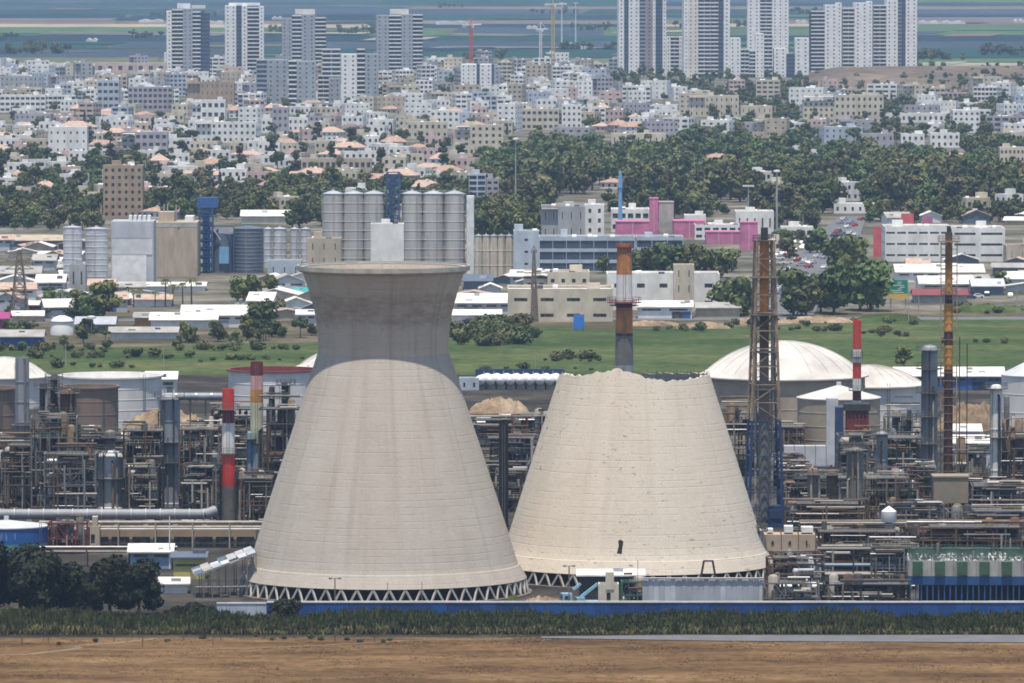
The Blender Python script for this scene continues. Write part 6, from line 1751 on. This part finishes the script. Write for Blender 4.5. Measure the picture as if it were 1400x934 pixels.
# white pot vessel on a post
x, Y, k = base_of(1204, 1226, 770)
t = thing('pot_vessel', 'white lidded pot vessel on a slim pedestal', 'vessel', (x, Y, 0)); R = 10.5 * k
b = MB(); b.lathe([(R * .9, zof(714, Y)), (R, zof(712, Y)), (R, zof(699, Y)), (R * .5, zof(695, Y)), (.1, zof(692, Y))], 20); b.build('pot', M_TANK, t, smooth=True)
b = MB(); b.lathe([(R * .55, 0), (R * .55, zof(715, Y))], 14); b.build('pedestal', M_LAG, t, smooth=True); ring_deck(t, R * .55, zof(733, Y))
# beige cooler bank on steelwork, three numbered cells
x, Y, k = base_of(1040, 1122, 790); z0, z1 = zof(753, Y), zof(731, Y)
t = thing('cooler_bank', 'beige bank of three cooler cells with white motors on a rusty frame', 'cooler', (x, Y + 3, 0)); w = 41 * k
for i in range(3):
    a = -w + 5 * k + i * 23.5 * k
    block('cell', t, a, a + 22.6 * k, -3, 3, z0, z1, M_CREAMC if 0 else pm('cooler_beige', (.42, .33, .24), .85))
    block('frame_post', t, a + 22.6 * k, a + 23.5 * k, -3.1, 3, z0 - .4, z1 + .3, M_RUST)
    cx, cz = a + 11 * k, (z0 + z1) / 2; b = MB(); y_ = -3.06; s = .38
    if i < 2:                                                     # the digit 4
        b.bar((cx + s * .3, y_, cz - s), (cx + s * .3, y_, cz + s), .2, .06); b.bar((cx - s * .7, y_, cz - s * .25), (cx + s * .8, y_, cz - s * .25), .2, .06); b.bar((cx - s * .7, y_, cz - s * .2), (cx + s * .25, y_, cz + s), .2, .06)
    else:                                                         # the digit 1 and a point
        b.bar((cx, y_, cz - s), (cx, y_, cz + s), .22, .06); b.bar((cx - s * .5, y_, cz + s * .5), (cx, y_, cz + s), .2, .06); b.bar((cx - s * .5, y_, cz - s), (cx + s * .5, y_, cz - s), .2, .06); b.bar((cx + s, y_, cz - s), (cx + s * 1.4, y_, cz - s), .2, .06)
    b.build('number', M_MARBLK, t)
    block('motor_housing', t, a + 4 * k, a + (12 + 4 * i) * k, -2, 1.5, z1 + .3, z1 + RR.uniform(.9, 1.9), M_WSHEET)
block('sill', t, -w, w, -3.3, 3.2, z0 - .45, z0 - .02, M_RUST)
for i in range(6):
    for cy in (-2.6, 2.6): stick('leg', t, (-w + 1 + i * (2 * w - 2) / 5, cy, 0), (-w + 1 + i * (2 * w - 2) / 5, cy, z0 - .45), .35, M_DARK)
column('pale grey upright vessel standing against the broken tower', 1025, 1042, 792, 722, M_LGREY, (.95,), pipes=2)
# long cooling cell block: grey walls with green boxes over a blue girder and blue columns
x, Y, k = base_of(1245, 1445, 838); w = 200 * k; dep = 17.0
t = thing('cooling_block', 'long grey cooling block with green boxes raised on dark blue columns', 'cooling block', (x, Y + dep / 2, 0), math.radians(-2.5))
zb0, zb1, zb2 = zof(800, Y), zof(788, Y), zof(767, Y); W2, D2 = w / 2, dep / 2
mc = pm('block_concrete', (.36, .35, .33), .9, .25, .35, stretch=(1, 1, .4)); mgb = pm('girder_blue', (.018, .075, .21), .6, .2); mg = pm('box_green', (.045, .105, .055), .8, .3)
n = 13
for i in range(n):
    block('wall_panel', t, -W2 + w * i / n + .03, -W2 + w * (i + 1) / n - .03, -D2, -D2 + .3, zb1, zb2 + .06 * (i % 2), mc)
    block('wall_panel', t, -W2 + w * i / n + .03, -W2 + w * (i + 1) / n - .03, D2 - .3, D2, zb1, zb2, mc)
for i in range(6):
    for sx in (-1, 1): block('wall_panel', t, sx * W2 - .15, sx * W2 + .15, -D2 + .32 + (dep - .64) * i / 6 + .03, -D2 + .32 + (dep - .64) * (i + 1) / 6 - .03, zb1, zb2, mc)
block('deck', t, -W2 + .3, W2 - .3, -D2 + .31, D2 - .31, zb2 - .9, zb2 - .7, pm('cell_deck', (.09, .10, .09), .9, .35, .4))
block('girder', t, -W2 - .1, W2 + .1, -D2 - .12, -D2 + .3, zb0, zb1 - .02, mgb); block('girder', t, -W2 - .1, -W2 + .3, -D2 + .31, D2, zb0, zb1 - .02, mgb); block('girder', t, W2 - .3, W2 + .1, -D2 + .31, D2, zb0, zb1 - .02, mgb)
for i in range(26):
    cx = -W2 + .2 + (w - .4) * i / 25
    stick('column', t, (cx, -D2 + .1, 0), (cx, -D2 + .1, zb0), .26, mgb)
for i in range(1, 6): stick('column', t, (-W2 + .2, -D2 + dep * i / 6, 0), (-W2 + .2, -D2 + dep * i / 6, zb0), .26, mgb)
b = MB(); b.box(-W2 + 2, W2 - 2, -D2 + 3, D2 - 1, .1, zb0); b.build('dark_core', M_BLACK, t)  # black box paints the shade of the interior behind the blue columns
for i in range(7):
    cx = -W2 + (12 + 30.5 * i) * k
    block('green_box', t, cx - .95, cx + .95, -D2 - .75, -D2 - .02, zb1 + .35, zb2 - .1, mg)
for i in range(130):
    cx = RR.uniform(-W2 + .6, W2 - .6); cy = RR.uniform(-D2 + .6, D2 * .2); p = Vector((cx, cy, zb2 - .5)); q = p + Vector((RR.uniform(-.9, .9), RR.uniform(-.5, .5), RR.uniform(.3, 1.5)))
    stick('valve_pipe', t, p, q, RR.uniform(.1, .2), RR.choice([M_WHITEP, M_SILVER, M_LAG, M_WHITEP]), round_=True)
mt = pm('rail_green', (.05, .12, .08), .6)
b = MB()
for cy in (-D2 + .15, 0, D2 - .4):
    for q in (.5, 1.0, 1.5): b.bar((-W2, cy, zb2 + q), (W2, cy, zb2 + q), .09)
    for i in range(40): b.bar((-W2 + w * i / 39, cy, zb2 - .6), (-W2 + w * i / 39, cy, zb2 + 1.5), .08)
b.build('railing', mt, t, kind='stuff')
for i in range(5):
    cx = -W2 + w * (i + .5) / 5; b = MB(); b.lathe([(2.0, zb2 - .7), (1.7, zb2 + .5), (1.8, zb2 + 1.3), (1.6, zb2 + 1.3), (1.5, zb2 + .5)], 20, c=(cx, D2 * .45, 0), close_top=True); b.build('fan_stack', pm('fan_green', (.10, .15, .12), .8), t, smooth=True)
# ---- yard things between the broken tower and the wall
x, Y, k = base_of(878, 1046, 836)
t = thing('sheet_wall_store', 'long grey sheet-metal store before the broken tower', 'building', (x, Y + 4, 0)); w = 168 * k; H = zof(793, Y)
n = 22
for i in range(n): block('panel', t, -w / 2 + w * i / n, -w / 2 + w * (i + 1) / n - .05, -4 - .03 * (i % 2), -3.9, 0, H + .05 * (i % 3), RR.choice([M_ZINC, M_LGREY, M_ZINC]))
b = MB(); b.box(-w / 2 + .05, w / 2 - .05, -3.88, 4, 0, H - .25); b.build('wall', M_ZINC, t)
block('gutter_pipe', t, -w / 2, w / 2, -4.3, -4.1, H + .1, H + .35, M_RUSTY)
shed('canopy', 'bright white canopy roof over dark tanks at the broken tower', 'canopy', 792, 878, 828, 780, 7, M_DARK, M_ROOFW, 'x', .1, doors=0, strips=False)
process_unit('low rack of green pipes under the white canopy', 850, 882, 832, 796, 2, 3, 4, .8, frame=pm('frame_green', (.05, .14, .10), .6))
FB('pump_house', 'small cream double hut under the white canopy', 'building', 818, 846, 834, 802, 'cream', 1, 4, wf=.2, clutter=1)
shed('canopy', 'small curved white canopy over scrap and pumps', 'canopy', 1064, 1112, 832, 796, 6, M_DARK, M_ROOFW, 'x', .1, doors=0, strips=False)
process_unit('green-grey pump frame beside the small white canopy', 1044, 1120, 838, 798, 2, 5, 5, .9)
process_unit('grey clad unit behind the small white canopy', 1080, 1126, 828, 772, 3, 3, 6, .8, pal=[M_LGREY, M_ZINC, M_GREYS])
process_unit('dark pump yard beside the blue columns', 1128, 1244, 838, 800, 2, 7, 7, 1.2)
process_unit('rusty frame under the beige cooler bank', 1050, 1110, 806, 764, 3, 4, 6, 1.0, frame=M_RUST)
# crane lorry
x, Y, k = base_of(772, 816, 834)
t = thing('crane_lorry', 'pale blue crane lorry parked beside the tower columns', 'lorry', (x, Y + 1.5, 0), .2); mb_ = pm('lorry_blue', (.25, .45, .56), .5)
block('chassis', t, -3.6, 3.2, -1.1, 1.1, .6, .95, M_DARK); block('cab', t, -3.6, -1.8, -1.2, 1.2, .95, 3.0, mb_); block('windscreen', t, -3.63, -3.45, -1.0, 1.0, 1.9, 2.7, M_GLASS); block('side_window', t, -3.2, -2.2, -1.23, -1.15, 1.9, 2.6, M_GLASS)
block('crane_base', t, -.9, .6, -1.1, 1.1, .95, 2.2, mb_); stick('boom', t, (0, 0, 2.2), (3.2, 0, 4.6), .5, mb_); stick('boom', t, (-1.4, 0, 3.6), (0, 0, 4.7), .45, mb_); block('load_bed', t, .7, 3.2, -1.15, 1.15, .95, 1.6, mb_)
b = MB(); b.cone((0, -.15, .5), (0, .15, .5), .5, .5, 14); wm_ = b.mesh('wheel', M_TYRE)
for q in (-2.8, 1.2, 2.4):
    for s in (-1, 1): place('wheel', wm_, t, (q, s, 0))
car('white', *ground(741, 836), 0, 'pale car parked at the tower columns, roof just above the wall', 'cars at the towers', .06)
for i, (px, yb, yt) in enumerate([(458, 838, 791), (778, 836, 774)]):
    x, Y = ground(px, yb); H = zof(yt, Y)
    t = thing('twin_lamp', ['twin-armed lamp post in front of the flared tower', 'twin-armed lamp post in front of the broken tower'][i], 'lamp post', (x, Y, 0))
    stick('pole', t, (0, 0, 0), (0, 0, H), .11, M_RUSTY, round_=True); stick('arm', t, (-1.1, 0, H), (1.1, 0, H), .1, M_RUSTY)
    for s in (-1, 1): block('lamp_head', t, s * .85 - .3, s * .85 + .3, -.2, .2, H - .12, H + .14, M_GREYS)
for i, (px, yb, yt) in enumerate([(577, 836, 795), (872, 836, 765), (530, 836, 797)]):
    mast(['thin aerial pole in front of the flared tower', 'thin aerial pole beside the white canopy', 'slim pole at the columns of the flared tower'][i], px, yb, yt, M_GREYS, .09, None, 'pole', 'pole')
# winch frame on the store roof
x, Y, k = base_of(955, 982, 812)
t = thing('winch_frame', 'small black trestle frame standing against the broken tower', 'frame', (x, Y, 0)); zt = zof(767, Y)
for s in (-1, 1): stick('leg', t, (s * 1.9, 0, 0), (s * .8, 0, zt), .28, M_DARK); stick('leg', t, (s * 1.9, 2, 0), (s * .8, 1, zt), .28, M_DARK)
stick('beam', t, (-.9, 0, zt), (.9, 0, zt), .3, M_DARK); stick('beam', t, (-1.3, 0, zt * .6), (1.3, 0, zt * .6), .2, M_DARK)
mound('bright green grassy heap behind the wall between the towers', 690, 712, 834, 812, 4, m=M_GREEN)
mound('low rubble heap behind the wall beside the crane lorry', 712, 772, 834, 814, 5)
# ------------------------------------------------------------------ the boundary wall, the reed belt, dark trees and dry field
RF = random.Random(314)
x0, x1, Y = site(365, 1440, 846)
wz = zof(822, Y)
M_WALLB = [pm('wall_blue_%d' % i, c, .5, .1, .4) for i, c in enumerate([(.014, .06, .21), (.016, .078, .25), (.012, .05, .17)])]
M_WALLP = pm('wall_pale_blue', (.18, .26, .34), .7)
t = thing('boundary_wall', 'long blue panelled boundary wall with white coping in front of both towers', 'wall', (x0, Y, 0))
L_ = x1 - x0; n = int(L_ / 2.9)
for i in range(n):
    block('panel', t, L_ * i / n + .03, L_ * (i + 1) / n - .03, -.08 + RF.uniform(-.02, .02), .1, 0, wz - .28, RF.choice(M_WALLB))
for i in range(n + 1): block('post', t, L_ * i / n - .1, L_ * i / n + .1, .1, .3, 0, wz - .3, M_GREYS)
for i in range(0, n, 4): block('coping', t, L_ * i / n, L_ * min(n, i + 4) / n - .02, -.2, .32, wz - .27, wz + .02 * (i % 3), M_WHITEP)
x0, x1, Y = site(296, 364, 848)
t = thing('boundary_wall', 'short pale blue wall length with white coping beside the open shed', 'wall', (x0, Y + .6, 0)); L_ = x1 - x0
for i in range(5):
    block('panel', t, L_ * i / 5 + .03, L_ * (i + 1) / 5 - .03, -.1, .1, 0, wz - .28, M_WALLP); block('coping', t, L_ * i / 5, L_ * (i + 1) / 5 - .02, -.2, .2, wz - .27, wz, M_WHITEP)
sheet('access_road', [(740, 873.5), (1000, 877.5), (1700, 881), (1700, 869), (900, 869.5), (740, 871.5)], M_ROADG, .16)
# reeds and scrub: one tangled belt
b = MB()
def belt(px0, px1, y0, y1, hgt, n, m_i, lean=.45):
    for _ in range(n):
        px = RF.uniform(px0, px1); py = RF.uniform(y0, y1); x, Y = ground(px, py)
        u = .58 + .3 * math.sin(px * .021) * math.sin(px * .0083 + 1) + .16 * math.sin(px * .093 + py) + .1 * math.sin(px * .27) + RF.uniform(-.15, .25)
        h = hgt * max(.35, u); 
        for q in range(3):
            a = RF.uniform(0, 3.14); w = RF.uniform(.05, .16); dx, dy = math.cos(a) * w, math.sin(a) * w
            z0 = RF.uniform(0, h * .6); z1 = min(h, z0 + RF.uniform(.6, 1.6)); lx, ly = RF.uniform(-lean, lean), RF.uniform(-lean, lean)
            b.quad((x - dx, Y - dy, z0), (x + dx, Y + dy, z0), (x + lx + dx * .3, Y + ly + dy * .3, z1), (x + lx - dx * .5, Y + ly - dy * .5, z1), m_i)
belt(-40, 1440, 851, 868, 3.0, 52000, 0)
belt(-40, 1440, 856, 869, 2.0, 20000, 1)
o = b.build('reed_belt', [M_REED, M_OLIVE], kind='stuff')
# dry stubble and thistle tufts standing in the field
b = MB()
for _ in range(30000):
    py = 872 + 70 * RF.random() ** 1.3; px = RF.uniform(-30, 1430); x, Y = ground(px, py)
    if math.sin(px * .013 + py * .3) + math.sin(px * .041 - py * .11) + RF.uniform(-1, 1) < .2: continue
    h = RF.uniform(.07, .16); a = RF.uniform(0, 3.14); w = RF.uniform(.1, .4)
    b.tri((x - math.cos(a) * w, Y - math.sin(a) * w, .04), (x + math.cos(a) * w, Y + math.sin(a) * w, .04), (x + RF.uniform(-.2, .2), Y + RF.uniform(-.2, .2), h), RF.choice((0, 0, 1)))
o = b.build('dry_grass', [mat('straw', (.19, .11, .042), 1, .4, .15), mat('brown_weed', (.14, .08, .032), 1, .35, .15)], kind='stuff')
# field tracks
def track(name, pts, w, m, z):
    b = MB(); P = [Vector((*ground(*p), z)) for p in pts]
    for q in range(len(P) - 1):
        d = (P[q + 1] - P[q]).normalized(); s = Vector((-d.y, d.x, 0)) * w / 2
        b.quad(P[q] - s, P[q + 1] - s, P[q + 1] + s, P[q] + s)
    return structure(name, b, m)
track('path', [(-40, 898), (40, 895), (100, 888), (108, 885.5), (94, 883.8), (150, 880.5), (190, 876), (215, 873.5)], 1.6, M_TRACK, .075)
track('path', [(100, 888.3), (180, 889.3), (300, 888), (420, 884), (560, 876), (700, 874)], 1.0, M_TRACK, .085)
# stakes and young plants of the field edge
ST = [(30, 884), (66, 880), (80, 882), (98, 872), (130, 878), (156, 876), (180, 872), (195, 884), (229, 878), (250, 876), (277, 874), (291, 882), (302, 876), (315, 873), (350, 871), (361, 873), (372, 876), (388, 874), (403, 873), (425, 874), (438, 876), (458, 878), (474, 876), (492, 879), (512, 878), (524, 879), (533, 876)]
for i, (px, py) in enumerate(ST):
    x, Y = ground(px, py)
    if i % 3 == 0 or px < 320 and i % 2:
        t = thing('fence_stake', 'thin dark stake with a bit of wire on the edge of the dry field', 'stake', (x, Y, 0), RF.uniform(0, 3), 'stakes of the dry field')
        stick('stake', t, (0, 0, -.1), (RF.uniform(-.1, .1), 0, RF.uniform(1.3, 2.2)), .12, M_BARK); stick('crosspiece', t, (-.25, 0, 1.1), (.3, 0, 1.2), .07, M_BARK)
    else:
        tree('shrub', x, Y, RF.uniform(.22, .4), 'knee-high dark bush on the edge of the dry field', 'bushes of the dry field', RF)
# the dark trees in the west corner
BIG = [tree_tpl('broad', 13, 3600, .55, M_DARKLEAF, RF) for _ in range(3)]
SMALL = [tree_tpl('shrub', 5, 1600, .4, M_DARKLEAF, RF) for _ in range(2)]
DT = [(48, 844, 13.5, 'tall dark tree whose crown hides the foot of the blue tank'), (-20, 842, 14, 'dark dense tree at the field corner, partly cut by the blue tank'), (28, 838, 12.5, 'dark dense tree in front of the blue painted tank'), (66, 842, 11.5, 'dark broad tree in front of the maroon frame'), (104, 840, 9.5, 'lower dark tree between two taller dark trees'), (150, 842, 11.8, 'broad black-green tree below the cream pump house'), (190, 842, 10.5, 'black-green tree beside the small white hut'), (128, 846, 8, 'small dark tree filling the gap before the black-green trees'), (10, 848, 6, 'olive round bush at the foot of the corner tree')]
for i, (px, py, h, lab) in enumerate(DT):
    x, Y = ground(px, py)
    tree('broadleaf_tree', x, Y, h / 12.5, lab, None, RF, BIG[i % 3] if i < 8 else (SMALL[0][0], crown_mesh([(Vector((RF.uniform(-2, 2), RF.uniform(-2, 2), 3)), Vector((2.2, 2.2, 2))) for _ in range(5)], 1400, .4, M_LEAF)))
for i, (px, py, s, lab) in enumerate([(265, 850, .85, 'dark bush under the open steel shed'), (285, 850, .7, 'dark bush at the start of the pale blue wall'), (388, 850, 1.0, 'dark bush leaning on the blue wall at the flared tower'), (238, 850, .7, 'dark bush below the small white hut')]):
    x, Y = ground(px, py); tree('shrub', x, Y, s, lab, None, RF, SMALL[i % 2])
# ------------------------------------------------------------------ the air: an even, pale blue haze over the whole plain
b = MB(); b.box(-31000, 31000, -600, 41000, -3, 150)
hz = b.build('haze', None)
hz['kind'] = 'stuff'
hm = bpy.data.materials.new('haze_air'); hm.use_nodes = True
hm.node_tree.nodes.clear()
pv = hm.node_tree.nodes.new('ShaderNodeVolumePrincipled')
pv.inputs['Color'].default_value = (.47, .69, 1.0, 1)
pv.inputs['Density'].default_value = HAZE
pv.inputs['Anisotropy'].default_value = 0.0
ho = hm.node_tree.nodes.new('ShaderNodeOutputMaterial')
hm.node_tree.links.new(pv.outputs[0], ho.inputs['Volume'])
hz.data.materials.clear(); hz.data.materials.append(hm)
